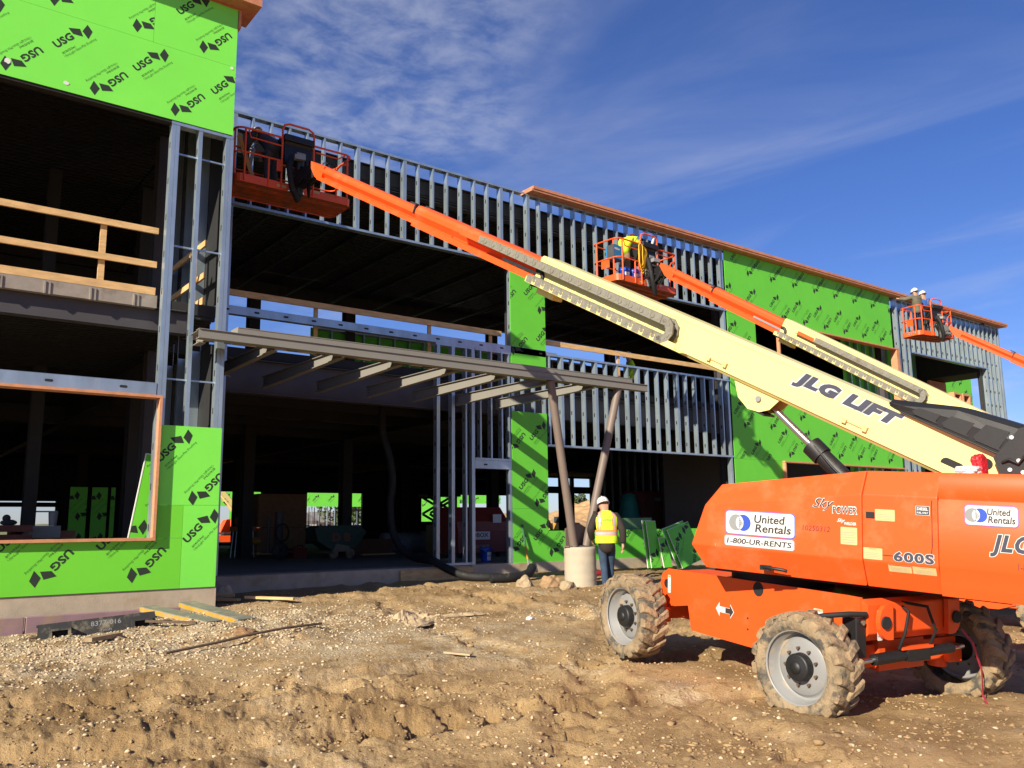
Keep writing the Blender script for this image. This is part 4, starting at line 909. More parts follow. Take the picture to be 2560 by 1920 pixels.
    mb.prism([(E3-.4, -.132), (E3-.25, -.10), (E3, .05), (E3, .132), (E3-.5, .132), (E3-.5, -.132)], -.127, .127, ((0,1,0), (0,0,1), (1,0,0), (0,0,0)))
    mb.build('boom_nose', mOrange, b3_)
    for s in (-1, 1): mb = MB(Bm); mb.b2((s*.13, E2, .02), (s*.19, E2+.03, .185)); mb.b2((s*.13, E2+.03, .16), (s*.19, E2+.16, .185)); mb.build('stop_bracket', mDark, b3_)
    mb = MB(Bm); mb.b2((-.21, E1-.02, -.23), (.21, E1+.03, -.17)); mb.tube([(-.20, E1-.05+.10*math.cos(a), -.09+.10*math.sin(a)) for a in np.linspace(PI*.35, PI*1.45, 9)], .034, 8)
    mb.build('wear_pad', mBlack, b1)
    mb = MB(Bm)                                  # clamps and small brackets along the base
    for y in (1.55, 3.25, 4.6): mb = MB(Bm); mb.b2((-.245, y, -.135), (-.20, y+.05, -.085)); mb.b2((-.245, y+.22, -.14), (-.20, y+.27, -.10)); mb.b2((-.226, y+.04, -.118), (-.21, y+.23, -.104)); mb.build('hose_clamp', mYelDec, b1)
    mb = MB(Bm); mb.b2((-.1, E1-.35, -.30), (.1, E1-.02, -.217)); mb.build('bracket', mCream, b1)
    mb = MB(Bm)
    for y0, y1, z in ((.61, .83, -.085), (.42, .60, .055)):
        pts = [(y0+.05+.05*math.cos(a), z+.05*math.sin(a)) for a in np.linspace(PI/2, 3*PI/2, 8)]+[(y1-.05+.05*math.cos(a), z+.05*math.sin(a)) for a in np.linspace(-PI/2, PI/2, 8)]
        mb.prism(pts, -.202, -.2015, ((0,1,0), (0,0,1), (1,0,0), (0,0,0))); mb.prism(pts, .2015, .202, ((0,1,0), (0,0,1), (1,0,0), (0,0,0)))
    mb.build('boom_slot', mHole, b1)
    if decals:
        sticker(b1, Bm @ Vector((-.2015, 2.49, -.022)), Bm.to_3x3() @ Vector((0,-1,0)), Bm.to_3x3() @ Vector((0,0,1)), Bm.to_3x3() @ Vector((-1,0,0)), 1.22, .195, 'outlined', 'JLG LIFT', name='lettering') if lettering else None
    # tray and energy chain on the left side
    c0, c1 = chain
    mb = MB(Bm); mb.b2((-.34, c1-.25, -.185), (-.20, E1+.02, -.175)); mb.b2((-.345, c1-.15, -.185), (-.337, E1+.02, -.11)); mb.build('chain_tray', mCream, b1)
    mb = MB(Bm); rl = .115; path = []
    y = c0
    step = .088
    zt, zb = .085, -.130; rl = (zt-zb)/2; zc = (zt+zb)/2
    y_end = c1+rl
    while y > y_end: path.append((y, zt, PI)); y -= step
    nb = 5
    for k in range(nb+1): a = PI/2+PI*k/nb; path.append((y_end+rl*math.cos(a), zc+rl*math.sin(a), a+PI/2))
    y = y_end
    while y < E1-.05: path.append((y, zb, 0)); y += step
    for k, (yy, zz, a) in enumerate(path):
        for sx in (-.335, -.225):
            R4 = Matrix.Rotation(a, 3, 'X')
            mb.box((sx, yy, zz), (.018 if k % 2 else .026, .112, .100), R4); 
            mb.cyl((sx-.016, yy, zz), (sx+.016, yy, zz), .026, 10)
        mb.box((-.28, yy, zz+.03*(1 if a > 2 else -1)), (.10, .03, .012), Matrix.Rotation(a, 3, 'X'), 0)
        if k % 2: mb.box((-.345, yy+.02, zz-.035*(1 if a > 2 else -1)), (.01, .02, .03), None, 0)
    for q in range(3): mb.tube([(-.26-.02*q, p[0], p[1]) for p in path[::3]]+[(-.26-.02*q, path[-1][0], path[-1][1])], .014, 6, 1, cap=False)
    mb.build('energy_chain', [mChain, mHose], b1)
    mb = MB(Bm); mb.b2((-.30, c0-.05, .03), (-.165, c0+.55, .045)); mb.b2((-.30, c0+.1, .045), (-.29, c0+.5, .10)); mb.b2((-.30, c0, .045), (-.17, c0+.02, .13)); mb.build('chain_bracket', mOrangeW, b2_)
    if decals:
        mb = MB(Bm); mb.b2((-.167, E1+.02, -.07), (-.1655, E1+.75, -.03)); mb.build('scale_strip', mGreyP, b2_)
    # moulded black cover over the boom foot
    if cover:
        inv = Bm.inverted(); q = lambda y, z: (y, z)
        mb = MB(Bm)
        y0, y1 = -.35, 1.47
        rings = []
        for y, lo, hi, hw in ((y1, .205, .262, .212), (y1-.05, .198, .275, .222), (y1-.12, .195, .295, .232), (.87, .19, .44, .262), (.33, .19, .495, .27), (y0, .19, .51, .27)):
            rings.append([(-hw, y, lo), (-hw-.01, y, (lo+hi)/2), (-hw+.005, y, hi-.04), (-hw+.05, y, hi), (hw-.05, y, hi), (hw-.005, y, hi-.04), (hw+.01, y, (lo+hi)/2), (hw, y, lo)])
        k = 8; vs = [p for r in rings for p in r]
        mb.add(vs, [(i*k+j, i*k+j+1, (i+1)*k+j+1, (i+1)*k+j) for i in range(len(rings)-1) for j in range(k-1)]); mb.add(rings[0], [list(range(k))]); mb.add(rings[-1], [list(range(k))[::-1]])
        cv = mb.build('boom_cover', mBlack, t, bevel=.01)
        mb = MB(Bm)
        for i in range(5):                        # raised pads along the flank
            ya, yb2 = 1.20-i*.29, 1.00-i*.29; hi = .285+.048*i
            for s in (-1, 1): mb.prism([(ya, .215), (yb2-.03, .215), (yb2, .235), (yb2-.02, min(hi+.02, .42)), (ya-.02, min(hi, .40)), (ya+.03, .24)], s*(.235+.007*i), s*(.268+.007*i), ((0,1,0), (0,0,1), (1,0,0), (0,0,0)))
        mb.tube([(-.236, 1.34, .185), (-.272, .7, .185), (-.285, -.3, .185)], .010, 6)
        mb.build('moulded_pad', mBlack, cv, bevel=.012)
    # lift cylinder under the boom
    bt = T
    ay, az = (pv[0]+ce*2.78+se*.30), (pv[1]+se*2.78-ce*.30)
    by, bz = -1.55, .80
    A_ = Vector((0, ay, az)); B_ = Vector((0, by, bz)); dv = (B_-A_).normalized(); ln = (B_-A_).length
    mb = MB(T); mb.cyl(A_, A_+dv*(ln*.42), .038, 18); mb.cyl(A_+dv*-.05, A_+dv*.08, .055, 16, 1); mb.build('cylinder_rod', [mChrome, mDark], t)
    mb = MB(T); mb.cyl(A_+dv*(ln*.32), B_, .088, 24); mb.cyl(A_+dv*(ln*.30), A_+dv*(ln*.37), .108, 24); side_ = dv.cross(Vector((1,0,0))).normalized()
    mb.tube([A_+dv*(ln*.34)+Vector((-.09,0,.06)), A_+dv*(ln*.45)+Vector((-.11,0,.03)), A_+dv*(ln*.8)+Vector((-.11,0,.02)), B_+Vector((-.1,0,.05))], .011, 6, 0); mb.build('lift_cylinder', mBlack, t)
    mb = MB(Bm)
    for s in (-1, 1): mb.prism([(3.15, -.21), (3.02, -.38), (2.86, -.45), (2.72, -.43), (2.62, -.36), (2.55, -.21)], s*.12, s*.14, ((0,1,0), (0,0,1), (1,0,0), (0,0,0)))
    mb.cyl((-.165, 2.78, -.30), (.165, 2.78, -.30), .032, 14, 1); mb.b2((-.12, 2.66, -.45), (.12, 2.9, -.43), 2); mb.build('cylinder_bracket', [mCream, mGreyP, mBlack], b1)
    # --- jib head: black hoses and the platform rotator
    inv = M.inverted() @ plat
    tip = Bm @ Vector((0, E3-.12, -.02)); foot = inv @ Vector((0, -plat_size[1]/2-.12, .22))
    mb = MB(); d = foot-tip
    mb.bar(tip, tip+d*.5+Vector((0,0,.0)), .22, .26, mi=0); mb.bar(tip+d*.4, foot, .16, .34, mi=0); mb.cyl(foot+Vector((0,0,-.3)), foot+Vector((0,0,.45)), .085, 16)
    for k in range(7):
        o1 = Vector((random.uniform(-.14, .14), random.uniform(-.1, .1), random.uniform(-.1, .2)))
        mb.tube([tip+o1*.7, tip+d*.35+o1+Vector((random.uniform(-.12, .12), 0, random.uniform(-.32, .22))), foot+o1+Vector((random.uniform(-.2, .2), 0, random.uniform(-.3, .1))), foot+Vector((random.uniform(-.2, .2), .12, random.uniform(.1, .5)))], .026, 7, 1)
    mb.tube([foot+Vector((-.14, .02, .45)), foot+Vector((-.22, -.12, .2)), foot+Vector((-.16, -.16, -.2)), foot+Vector((.0, -.04, -.42))], .06, 9, 1)
    mb.box(foot+Vector((-.03, -.12, .40)), (.2, .12, .09), None, 2)
    mb.build('platform_rotator', [mBlack, mHose, mRim], t)
    # --- platform
    PM = inv; w, d_ = plat_size; hx, hy = w/2, d_/2
    def corner_path(z, r=.14, n=4, w_=hx, h_=hy):
        o = []
        for cx, cy, a0 in ((w_-r, -h_+r, -90), (w_-r, h_-r, 0), (-w_+r, h_-r, 90), (-w_+r, -h_+r, 180)):
            for k in range(n+1): q = R_(a0+90*k/n); o.append((cx+r*math.cos(q), cy+r*math.sin(q), z))
        return o
    P0, P1 = corner_path(0.), corner_path(.155); n = len(P0)
    mb = MB(PM)
    mb.add([(x*.985, y*.96, .02) for x, y, z in P0], [list(range(n))], 1)
    mb.add(P0+P1, [(i, (i+1) % n, n+(i+1) % n, n+i) for i in range(n) if not (P0[i][1] < -hy+.05 and P0[(i+1) % n][1] < -hy+.05 and abs(P0[i][0]-P0[(i+1) % n][0]) > .5)])
    for xa, xb, ca in ((-hx+.14, -.10, .1), (.14, hx-.14, -.1)):                       # front skirt in two halves with a gap for the rotator
        if xa < 0: mb.prism([(xa, 0), (xb-.10, 0), (xb, .055), (xb-.02, .155), (xa, .155)], -hy, -hy+.006, ((1,0,0), (0,0,1), (0,1,0), (0,0,0)))
        else: mb.prism([(xa+.04, 0), (xb, 0), (xb, .155), (xa+.02, .155), (xa, .08)], -hy, -hy+.006, ((1,0,0), (0,0,1), (0,1,0), (0,0,0)))
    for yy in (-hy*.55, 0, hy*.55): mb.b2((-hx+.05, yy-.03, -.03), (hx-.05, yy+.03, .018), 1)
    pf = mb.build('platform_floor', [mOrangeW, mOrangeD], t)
    if plat_mark: sticker(pf, PM @ Vector((-hx, hy*.35, .03)), PM.to_3x3() @ Vector((0,-1,0)), PM.to_3x3() @ Vector((0,0,1)), PM.to_3x3() @ Vector((-1,0,0)), .36, .11, 'outlined', 'JLG')
    if decals:
        sticker(pf, PM @ Vector((-.38, -hy, .05)), PM.to_3x3() @ Vector((1,0,0)), PM.to_3x3() @ Vector((0,0,1)), PM.to_3x3() @ Vector((0,-1,0)), .18, .05, 'label', 'x')
        sticker(pf, PM @ Vector((.30, -hy, .09)), PM.to_3x3() @ Vector((1,0,0)), PM.to_3x3() @ Vector((0,0,1)), PM.to_3x3() @ Vector((0,-1,0)), .18, .05, 'label', 'x')
    rr_ = .021
    mb = MB(PM); ht = 1.05; hm = .58
    def seg(z, x0, x1, rise=0.):                # front rail piece
        return [(x0, -hy, z), (x1, -hy, z)]
    cxs = (-.28*w/2.35*1.0-.02, .34)             # console hoop span
    c0x, c1x = cxs
    topr = corner_path(ht, .16); # left corner to right corner round the back
    back = [p for p in topr]
    mb.tube([(c1x, -hy, ht)]+[p for p in back]+[(c0x, -hy, ht)], rr_, 8)
    mb.tube([(c1x, -hy, hm)]+[(x, y, hm) for x, y, z in back]+[(c0x, -hy, hm)], rr_*.85, 8)
    mb.tube([(c0x, -hy, .02), (c0x, -hy, 1.22), (c0x+.03, -hy-.01, 1.31), (c0x+.12, -hy-.02, 1.35), (c1x-.12, -hy-.02, 1.35), (c1x-.03, -hy-.01, 1.31), (c1x, -hy, 1.22), (c1x, -hy, .02)], rr_, 8)
    mb.tube([(c0x, -hy, .50), (c1x, -hy, .50)], rr_*.85, 8)
    for x, y in ((-hx+.02, -hy+.16), (-hx+.16, -hy), (hx-.10, -hy+.02), (hx, hy-.16), (-hx, hy-.16), (-.3, hy), (.5, hy), (-hx+.62, -hy)):
        top = ht if x != -hx+.62 else hm
        mb.tube([(x, y, .02), (x, y, top)], rr_*(1 if x != -hx+.62 else .9), 8)
    mb.tube([(hx-.16, -hy+.02, ht-.02), (hx-.3, -hy+.02, ht-.12), (c1x+.05, -hy, ht-.12)], rr_*.7, 7)
    mb.tube([(hx-.13, -hy, .85), (hx-.25, -hy, .80), (hx-.34, -hy, .68), (hx-.34, -hy, .1)], rr_*.8, 7)
    mb.tube([(-hx+.22, -hy, ht-.03), (-hx+.26, -hy, ht-.16), (c0x, -hy, ht-.17)], rr_*.7, 7)
    mb.build('guard_rail', mOrange, t)
    mb = MB(PM); mb.prism([(-hx, .08), (-hx, .45), (-hx, .45)], 0, 0, ((0,1,0), (0,0,1), (1,0,0), (0,0,0))) if False else None
    mb.b2((-hx-.005, -.14, .36), (-hx+.008, .12, .60)); mb.build('gate_plate', mOrange, pf); mb = MB(PM); mb.b2((c0x-.10, -hy-.01, .36), (c0x+.02, -hy+.008, .56)); mb.build('gate_plate', mOrange, pf)
    mb = MB(PM)                                  # control console
    mb.prism([(-.02, .56), (.02, .95), (-.02, 1.02), (.30, 1.20), (.34, 1.12), (.22, .55)], c0x+.05, c1x-.04, ((0,1,0), (0,0,1), (1,0,0), (0, -hy, 0)))
    mb.b2((c0x+.02, -hy-.07, 1.00), (c1x-.01, -hy+.30, 1.13)); con = mb.build('control_console', mBlack, t, bevel=.015)
    mb = MB(PM); mb.b2((c0x+.28, -hy-.045, .60), (c0x+.46, -hy-.035, .82)); mb.b2((c0x+.30, -hy-.047, .74), (c0x+.44, -hy-.0455, .76), 1); mb.b2((c0x+.34, -hy-.05, .70), (c0x+.44, -hy-.0455, .715), 2); mb.build('manual_box', [mRim, mCharc, mYelDec], con)
    return t, M, T, Bm, PM, hoodF, hoodR, cw, M @ PM
# the four lifts -----------------------------------------------------------
def lvl(x, y, z, yaw=0.): return Matrix.Translation((x, y, z)) @ Matrix.Rotation(yaw, 4, 'Z')
hd = math.atan2(.463, 2.552); pit = math.asin(.208/2.602)
EL = math.atan(.472)
L1 = boom_lift('big orange boom lift in the foreground with cream boom raised to the stud wall', (7.94, 5.717, .4705), hd, pit, R_(19.3), (-2.45, 1.535), EL, (6.50, 9.50, 13.0), lvl(6.25, 15.32, 7.92, 0), chain=(7.60, 4.05), lettering=True)
t, M, T, Bm, PM, hF, hR, cw, PW1 = L1
V = Vector
n_ = T.to_3x3() @ V((-1,0,0)); exH = T.to_3x3() @ V((0,-1,0)); eyH = T.to_3x3() @ V((0,0,1))
P = lambda al, up, lat=-1.151: T @ V((lat, al, up))
sticker(hF, P(.02, 1.06), exH, eyH, n_, .72, .232, 'rental'); sticker(hF, P(.028, .95), exH, eyH, n_, .72, .102, 'phone')
sticker(hF, P(-.766, 1.150), exH, eyH, n_, .256, .046, 'plain', '10250312')
sticker(hF, P(-1.118, 1.053), exH, eyH, n_, .147, .151, 'label', 'tall')
mb = MB()
put_text(mb, txt('Sky', 1, .02, 3, .5), P(-.862, 1.335), exH, eyH, .0022, n_, 0, .20, .115); put_text(mb, txt('POWER', 1, .05, 3, .1), P(-1.043, 1.314), exH, eyH, .002, n_, 0, .226, .074)
put_text(mb, txt('Sky', 1, .0, 3, .5), P(-.868, 1.339), exH, eyH, .0032, n_, 1, .19, .106); put_text(mb, txt('POWER', 1, .012, 3, .1), P(-1.049, 1.321), exH, eyH, .0032, n_, 1, .213, .058)
mb.build('decal', [mWhite, mCharc, mRedDec], hF); mb = MB()
put_text(mb, txt('Sky', 1, .02, 2, .5), P(-1.086, 1.236), exH, eyH, .0022, n_, 0, .075, .04); put_text(mb, txt('WELDER', 1, .03, 2, .1), P(-1.150, 1.222), exH, eyH, .0022, n_, 0, .108, .026)
mb.build('decal', [mWhite, mCharc, mRedDec], hF)
sticker(hR, P(-1.345, 1.32) , exH, eyH, n_, .0, .0, 'none') if False else None
sticker(hR, P(-1.42, 1.278), exH, eyH, n_, .165, .097, 'label', 'x'); sticker(hR, P(-1.754, 1.344), exH, eyH, n_, .11, .076, 'diesel')
sticker(hR, P(-1.318, .946, -1.1535), exH, eyH, n_, .16, .097, 'label', 'warn')
sticker(hR, P(-1.566, .944, -1.1535), exH, eyH, n_, .332, .092, 'outlined', '600S')
fn = (T.to_3x3() @ V((-.23, 0, -.10))).normalized(); fy = (T.to_3x3() @ V((-.10, 0, .23))).normalized()
P2 = lambda al, s: T @ V((-1.05-.10*s, al, .70+.23*s))
sticker(hR, P2(-1.52, .68), exH, fy, fn, .188, .068, 'label', 'red'); sticker(hR, P2(-1.717, .68), exH, fy, fn, .185, .068, 'label', 'warn')
sticker(cw, P(-2.132, 1.287, -1.1645), exH, eyH, n_, .385, .165, 'rental')
sticker(cw, P(-2.305, 1.05, -1.1645), exH, eyH, n_, .31, .185, 'outlined', 'JLG'); sticker(cw, P(-2.50, .965, -1.1645), exH, eyH, n_, .115, .055, 'plain', '1-800')
# second lift, parked behind
tp2 = V((15.25, 13.95, 7.63)); th2 = R_(-7); dist2 = 9.35; pz = 2.02
pv2w = tp2-V((math.sin(th2), math.cos(th2), 0))*dist2
O2 = pv2w+V((math.sin(th2), math.cos(th2), 0))*2.45; O2.z = .215
el2 = math.atan2(tp2.z-(O2.z+1.535), dist2); len2 = math.hypot(dist2, tp2.z-(O2.z+1.535))
boom_lift('boom lift behind the foreground one, basket with yellow clad worker below the orange fascia', O2, R_(3), R_(1), R_(10), (-2.45, 1.535), el2, (len2-3.75, len2-1.75, len2), lvl(15.28, 14.72, 7.40, R_(4)), chain=(len2-4.7, len2-7.1), plat_size=(2.3, .85))
# third lift, its boom running out of the picture on the right
tp3 = V((30.15, 14.05, 8.22)); th3 = R_(-10); dist3 = 9.2
pv3w = tp3-V((math.sin(th3), math.cos(th3), 0))*dist3
O3 = pv3w+V((math.sin(th3), math.cos(th3), 0))*2.45; O3.z = .50
el3 = math.atan2(tp3.z-(O3.z+1.535), dist3); len3 = math.hypot(dist3, tp3.z-(O3.z+1.535))
L3 = boom_lift('distant boom lift at the far right with two workers in its basket', O3, R_(-5), 0, R_(5), (-2.45, 1.535), el3, (len3-5.2, len3-2.3, len3), lvl(30.1, 14.78, 8.02, R_(-10)), decals=False, chain=(len3-6, len3-8.5), plat_size=(1.85, .78), plat_mark=True, cover=False)
# fourth lift, beyond the building, seen through the ground floor
O4 = V((19.0, 53.9, .64)); th4 = R_(-88); el4 = R_(50); Td = V((math.sin(th4), math.cos(th4), 0))
len4 = 8.5; tip4 = O4+Td*(-.75+math.cos(el4)*len4)+V((0,0,1.535+math.sin(el4)*len4))
L4 = boom_lift('boom lift outside behind the building seen through the dark ground floor opening', O4, R_(-88), 0, 0, (-.75, 1.535), el4, (6.0, 7.2, 8.5), Matrix.Translation(tip4+Td*.6+V((0,0,-.2))) @ Matrix.Rotation(R_(88), 4, 'Z'), decals=False, chain=(6.5, 4.0), cover=False)
T4 = L4[2]; sticker(L4[5], T4 @ V((-1.152, .12, 1.0)), T4.to_3x3() @ V((0,-1,0)), T4.to_3x3() @ V((0,0,1)), T4.to_3x3() @ V((-1,0,0)), .52, .28, 'rental')
# ------------------------------------------------------------------ people
def skin(chains, levels=1):
    """chains: lists of (x,y,z,r); vertices that coincide are shared; first vertex is the root. Returns verts, faces"""
    idx = {}; vs = []; rs = []; es = []
    for ch in chains:
        prev = None
        for x, y, z, r in ch:
            k = (round(x, 4), round(y, 4), round(z, 4))
            if k not in idx: idx[k] = len(vs); vs.append((x, y, z)); rs.append(r)
            i = idx[k]
            if prev is not None and prev != i: es.append((prev, i))
            prev = i
    me = bpy.data.meshes.new('figure'); me.from_pydata(vs, es, []); o = bpy.data.objects.new('figure', me); COL.objects.link(o)
    md = o.modifiers.new('skin', 'SKIN'); md.use_smooth_shade = True; md.branch_smoothing = .3
    if not me.skin_vertices: me.attributes  # created with the modifier below
    if not len(me.skin_vertices):
        bm = bmesh.new(); bm.from_mesh(me); bm.verts.layers.skin.verify(); bm.to_mesh(me); bm.free()
    sv = me.skin_vertices[0].data
    for i, r in enumerate(rs): sv[i].radius = (r, r); sv[i].use_root = (i == 0)
    sb = o.modifiers.new('sub', 'SUBSURF'); sb.levels = sb.render_levels = levels
    dg = bpy.context.evaluated_depsgraph_get(); e = o.evaluated_get(dg); m = e.to_mesh()
    V_ = [tuple(v.co) for v in m.vertices]; F_ = [list(p.vertices) for p in m.polygons]
    e.to_mesh_clear(); bpy.data.objects.remove(o); bpy.data.meshes.remove(me)
    return V_, F_
def lerp(a, b, t): return tuple(a[i]+(b[i]-a[i])*t for i in range(3))
POSE = dict(pelvis=(0,0,.96), chest=(0,.01,1.28), neck=(0,0,1.47), head=(0,.03,1.60),
            sh_r=(.19,0,1.43), el_r=(.28,-.04,1.14), wr_r=(.275,.03,.90), sh_l=(-.19,0,1.43), el_l=(-.28,-.05,1.15), wr_l=(-.22,.14,.96),
            hip_r=(.09,0,.92), kn_r=(.085,.03,.51), an_r=(.07,-.03,.09), hip_l=(-.09,0,.92), kn_l=(-.06,.06,.51), an_l=(-.05,.02,.09))
def person(label, M, pose=None, jacket=mJacket, trousers=mJeans, vest=False, hat=mHat, fine=True, group=None, hem=.80, hood=False, lettering=None):
    p = dict(POSE); p.update(pose or {}); A = lambda k, r: (*p[k], r)
    def up_(a, b): return (Vector(b)-Vector(a)).normalized()
    hd_ = Vector(p['head']); nk = Vector(p['neck']); hu = up_(p['neck'], p['head'])
    ch = [[A('pelvis', .125), (*lerp(p['pelvis'], p['chest'], .5), .125), A('chest', .135), A('neck', .06), (*p['head'], .085), (*(hd_+hu*.10), .075)]]
    fw = Vector((0, 1, 0)); fw = (fw-hu*fw.dot(hu)).normalized(); sd = fw.cross(hu)
    ch.append([(*p['head'], .085), (*(hd_+fw*.098+hu*-.0), .016)])
    for s in (-1, 1): ch.append([(*p['head'], .085), (*(hd_+sd*s*.088+hu*.0-fw*.01), .018)])
    for s, k in ((1, 'r'), (-1, 'l')):
        ch.append([A('chest', .135), A('sh_'+k, .065), (*lerp(p['sh_'+k], p['el_'+k], .5), .05), A('el_'+k, .042), A('wr_'+k, .027)])
        w_ = Vector(p['wr_'+k]); d = up_(p['el_'+k], p['wr_'+k]); pal = w_+d*.075
        ch.append([(*w_, .027), (*(w_+d*.05), .030), (*pal, .030)])
        x_ = d.cross(Vector((s, 0, 0)));  x_ = x_.normalized() if x_.length > .1 else Vector((0, 1, 0)); cv = Vector((-s, 0, 0)); cv = (cv-d*cv.dot(d)).normalized()
        if fine:
            for q, (off, ln) in enumerate(((.028, .072), (.010, .082), (-.009, .076), (-.027, .060))):
                b = pal+x_*off+d*.012; m1 = b+d*ln*.5+cv*.008; e1 = b+d*ln*.92+cv*.034
                ch.append([(*pal, .030), (*b, .0105), (*m1, .0095), (*e1, .0085)])
            b = w_+d*.035+x_*.034; ch.append([(*(w_+d*.05), .030), (*b, .012), (*(b+x_*.018+d*.038+cv*.014), .0095)])
        ch.append([A('pelvis', .125), A('hip_'+k, .085), (*lerp(p['hip_'+k], p['kn_'+k], .5), .075), A('kn_'+k, .055), (*lerp(p['kn_'+k], p['an_'+k], .4), .052), A('an_'+k, .036), (p['an_'+k][0], p['an_'+k][1]+.10, p['an_'+k][2]-.055, .032), (p['an_'+k][0], p['an_'+k][1]+.17, p['an_'+k][2]-.06, .025)])
    v, f = skin(ch, 1 if not fine else 2)
    mb = MB(); mb.add(v, f, 0, True)
    o = mb.build('person', mSkin); o.matrix_world = M; ROOTM[o.name] = M.copy(); tag(o, label, 'person', group)
    # trousers
    tr_ = [[A('pelvis', .145), (*lerp(p['pelvis'], p['chest'], .25), .14)]]
    for k in 'rl': tr_.append([A('pelvis', .145), A('hip_'+k, .098), (*lerp(p['hip_'+k], p['kn_'+k], .5), .087), A('kn_'+k, .072), (*lerp(p['kn_'+k], p['an_'+k], .45), .068), (*lerp(p['kn_'+k], p['an_'+k], .93), .062)])
    v, f = skin(tr_, 2); v = [(x, p['pelvis'][1]*0+y, z) for x, y, z in v]
    mb = MB(); mb.add(v, f, 0, True); mb.build('trousers', trousers, o)
    # boots
    for k in 'rl':
        a = Vector(p['an_'+k]); v, f = skin([[(*(a+Vector((0, -.01, .12))), .055), (*a, .052), (*(a+Vector((0, .03, -.045))), .048), (*(a+Vector((0, .12, -.05))), .044), (*(a+Vector((0, .19, -.055))), .034)]], 2)
        v = [(x, y, max(z, a.z-.09)) for x, y, z in v]; mb = MB(); mb.add(v, f, 0, True); mb.build('boot', mBoot, o)
    # jacket
    def flat(v, k=.80):
        out = []
        for x, y, z in v: out.append((x, y*k if abs(x) < .25 and not pose else y, z))
        return out
    pel = Vector(p['pelvis']); chs = Vector(p['chest']); ax = (chs-pel).normalized(); low = pel+ax*(hem-.96)
    jk = [[(*p['chest'], .182), (*lerp(p['pelvis'], p['chest'], .35), .172), (*pel, .172), (*low, .172)], [(*p['chest'], .182), (*lerp(p['chest'], p['neck'], .62), .140), (*lerp(p['chest'], p['neck'], 1.02), .072)]]
    for k in 'rl':
        jk.append([(*p['chest'], .182), A('sh_'+k, .092), (*lerp(p['sh_'+k], p['el_'+k], .3), .086), (*lerp(p['sh_'+k], p['el_'+k], .62), .076), A('el_'+k, .080), (*lerp(p['el_'+k], p['wr_'+k], .4), .066), (*lerp(p['el_'+k], p['wr_'+k], .7), .068), (*lerp(p['el_'+k], p['wr_'+k], .93), .054)])
    if hood: jk.append([(*lerp(p['chest'], p['neck'], .62), .140), (*(Vector(p['neck'])+Vector((0, -.10, -.02))), .085)])
    v, f = skin(jk, 2); mb = MB(); mb.add(flat(v), f, 0, True); mb.build('jacket', jacket, o)
    if vest:
        mb = MB(); rows = []; n = 56
        prof_ = [(.925, .205, .158), (.97, .208, .160), (1.02, .206, .158), (1.06, .205, .157), (1.09, .206, .158), (1.12, .208, .159), (1.15, .212, .161), (1.20, .220, .164), (1.26, .226, .165), (1.32, .228, .163), (1.38, .222, .154), (1.43, .202, .138), (1.47, .160, .118), (1.50, .115, .10), (1.52, .088, .088)]
        fine_ = []
        for (a, b) in zip(prof_[:-1], prof_[1:]):
            for q in range(3): fine_.append(tuple(a[i]+(b[i]-a[i])*q/3 for i in range(3)))
        fine_.append(prof_[-1])
        vs = []
        for z, rx, ry in fine_:
            for k in range(n):
                a = 2*PI*k/n; wob = 1+.012*math.sin(a*5+z*21)+.010*math.sin(z*47+a*2)
                vs.append((rx*math.copysign(abs(math.cos(a))**.8, math.cos(a))*wob, ry*math.copysign(abs(math.sin(a))**.8, math.sin(a))*wob, z))
        for i in range(len(fine_)-1):
            for k in range(n):
                a = 2*PI*(k+.5)/n; z = (fine_[i][0]+fine_[i+1][0])/2; x = math.cos(a)*fine_[i][1]
                if abs(math.cos(a)) > .80 and 1.16 < z < 1.42 and abs(math.sin(a)) < .52: continue           # arm holes
                mi = 0
                if 1.055 < z < 1.16: mi = 1
                if 1.082 < z < 1.135: mi = 2
                elif z > 1.16 and .085 < abs(x) < .165: mi = 2 if .108 < abs(x) < .142 else 1
                mb.add([vs[i*n+k], vs[i*n+(k+1) % n], vs[(i+1)*n+(k+1) % n], vs[(i+1)*n+k]], [(0, 1, 2, 3)], mi, True)
        if lettering:
            put_text(mb, txt(lettering, 1, .015, 2), (-.085, -.172, 1.335), (1, 0, 0), (0, 0, 1), 0, (0, -1, 0), 3, .17, .035); put_text(mb, txt('construction', 1, 0, 1), (.0, -.172, 1.31), (1, 0, 0), (0, 0, 1), 0, (0, -1, 0), 3, .085, .012)
        ve = mb.build('vest', [mVest, mVestO, mTape, mGreen], o)
        bm = bmesh.new(); bm.from_mesh(ve.data); bmesh.ops.remove_doubles(bm, verts=bm.verts, dist=1e-5); bm.to_mesh(ve.data); bm.free()
    # hard hat
    if hat:
        R3 = Matrix((sd, fw, hu)).transposed(); c = hd_+hu*.055
        mb = MB(frame_rot(sd, fw, hu, c)); n = 28; prof_ = [(.0, .128), (.04, .125), (.08, .108), (.105, .078), (.118, .04), (.122, .0)]
        vs = []
        for r, z in prof_: vs += [(r*math.cos(2*PI*k/n)*.95, r*math.sin(2*PI*k/n)*1.14, z) for k in range(n)]
        vs += [(.132*math.cos(2*PI*k/n)*.95, (.132*1.14+(.045 if math.sin(2*PI*k/n) > .2 else 0)*math.sin(2*PI*k/n))*math.sin(2*PI*k/n), -.012) for k in range(n)]
        m_ = len(prof_)
        mb.add(vs, [(i*n+k, i*n+(k+1) % n, (i+1)*n+(k+1) % n, (i+1)*n+k) for i in range(m_) for k in range(n)], 0, True)
        mb.tube([(0, y, z+.004) for y, z in ((-.12, .03), (-.09, .09), (-.04, .126), (.03, .13), (.09, .10), (.125, .04))], .014, 6); mb.b2((-.03, -.142, .01), (.03, -.138, .03), 1)
        mb.build('hard_hat', [hat, mGreyP], o)
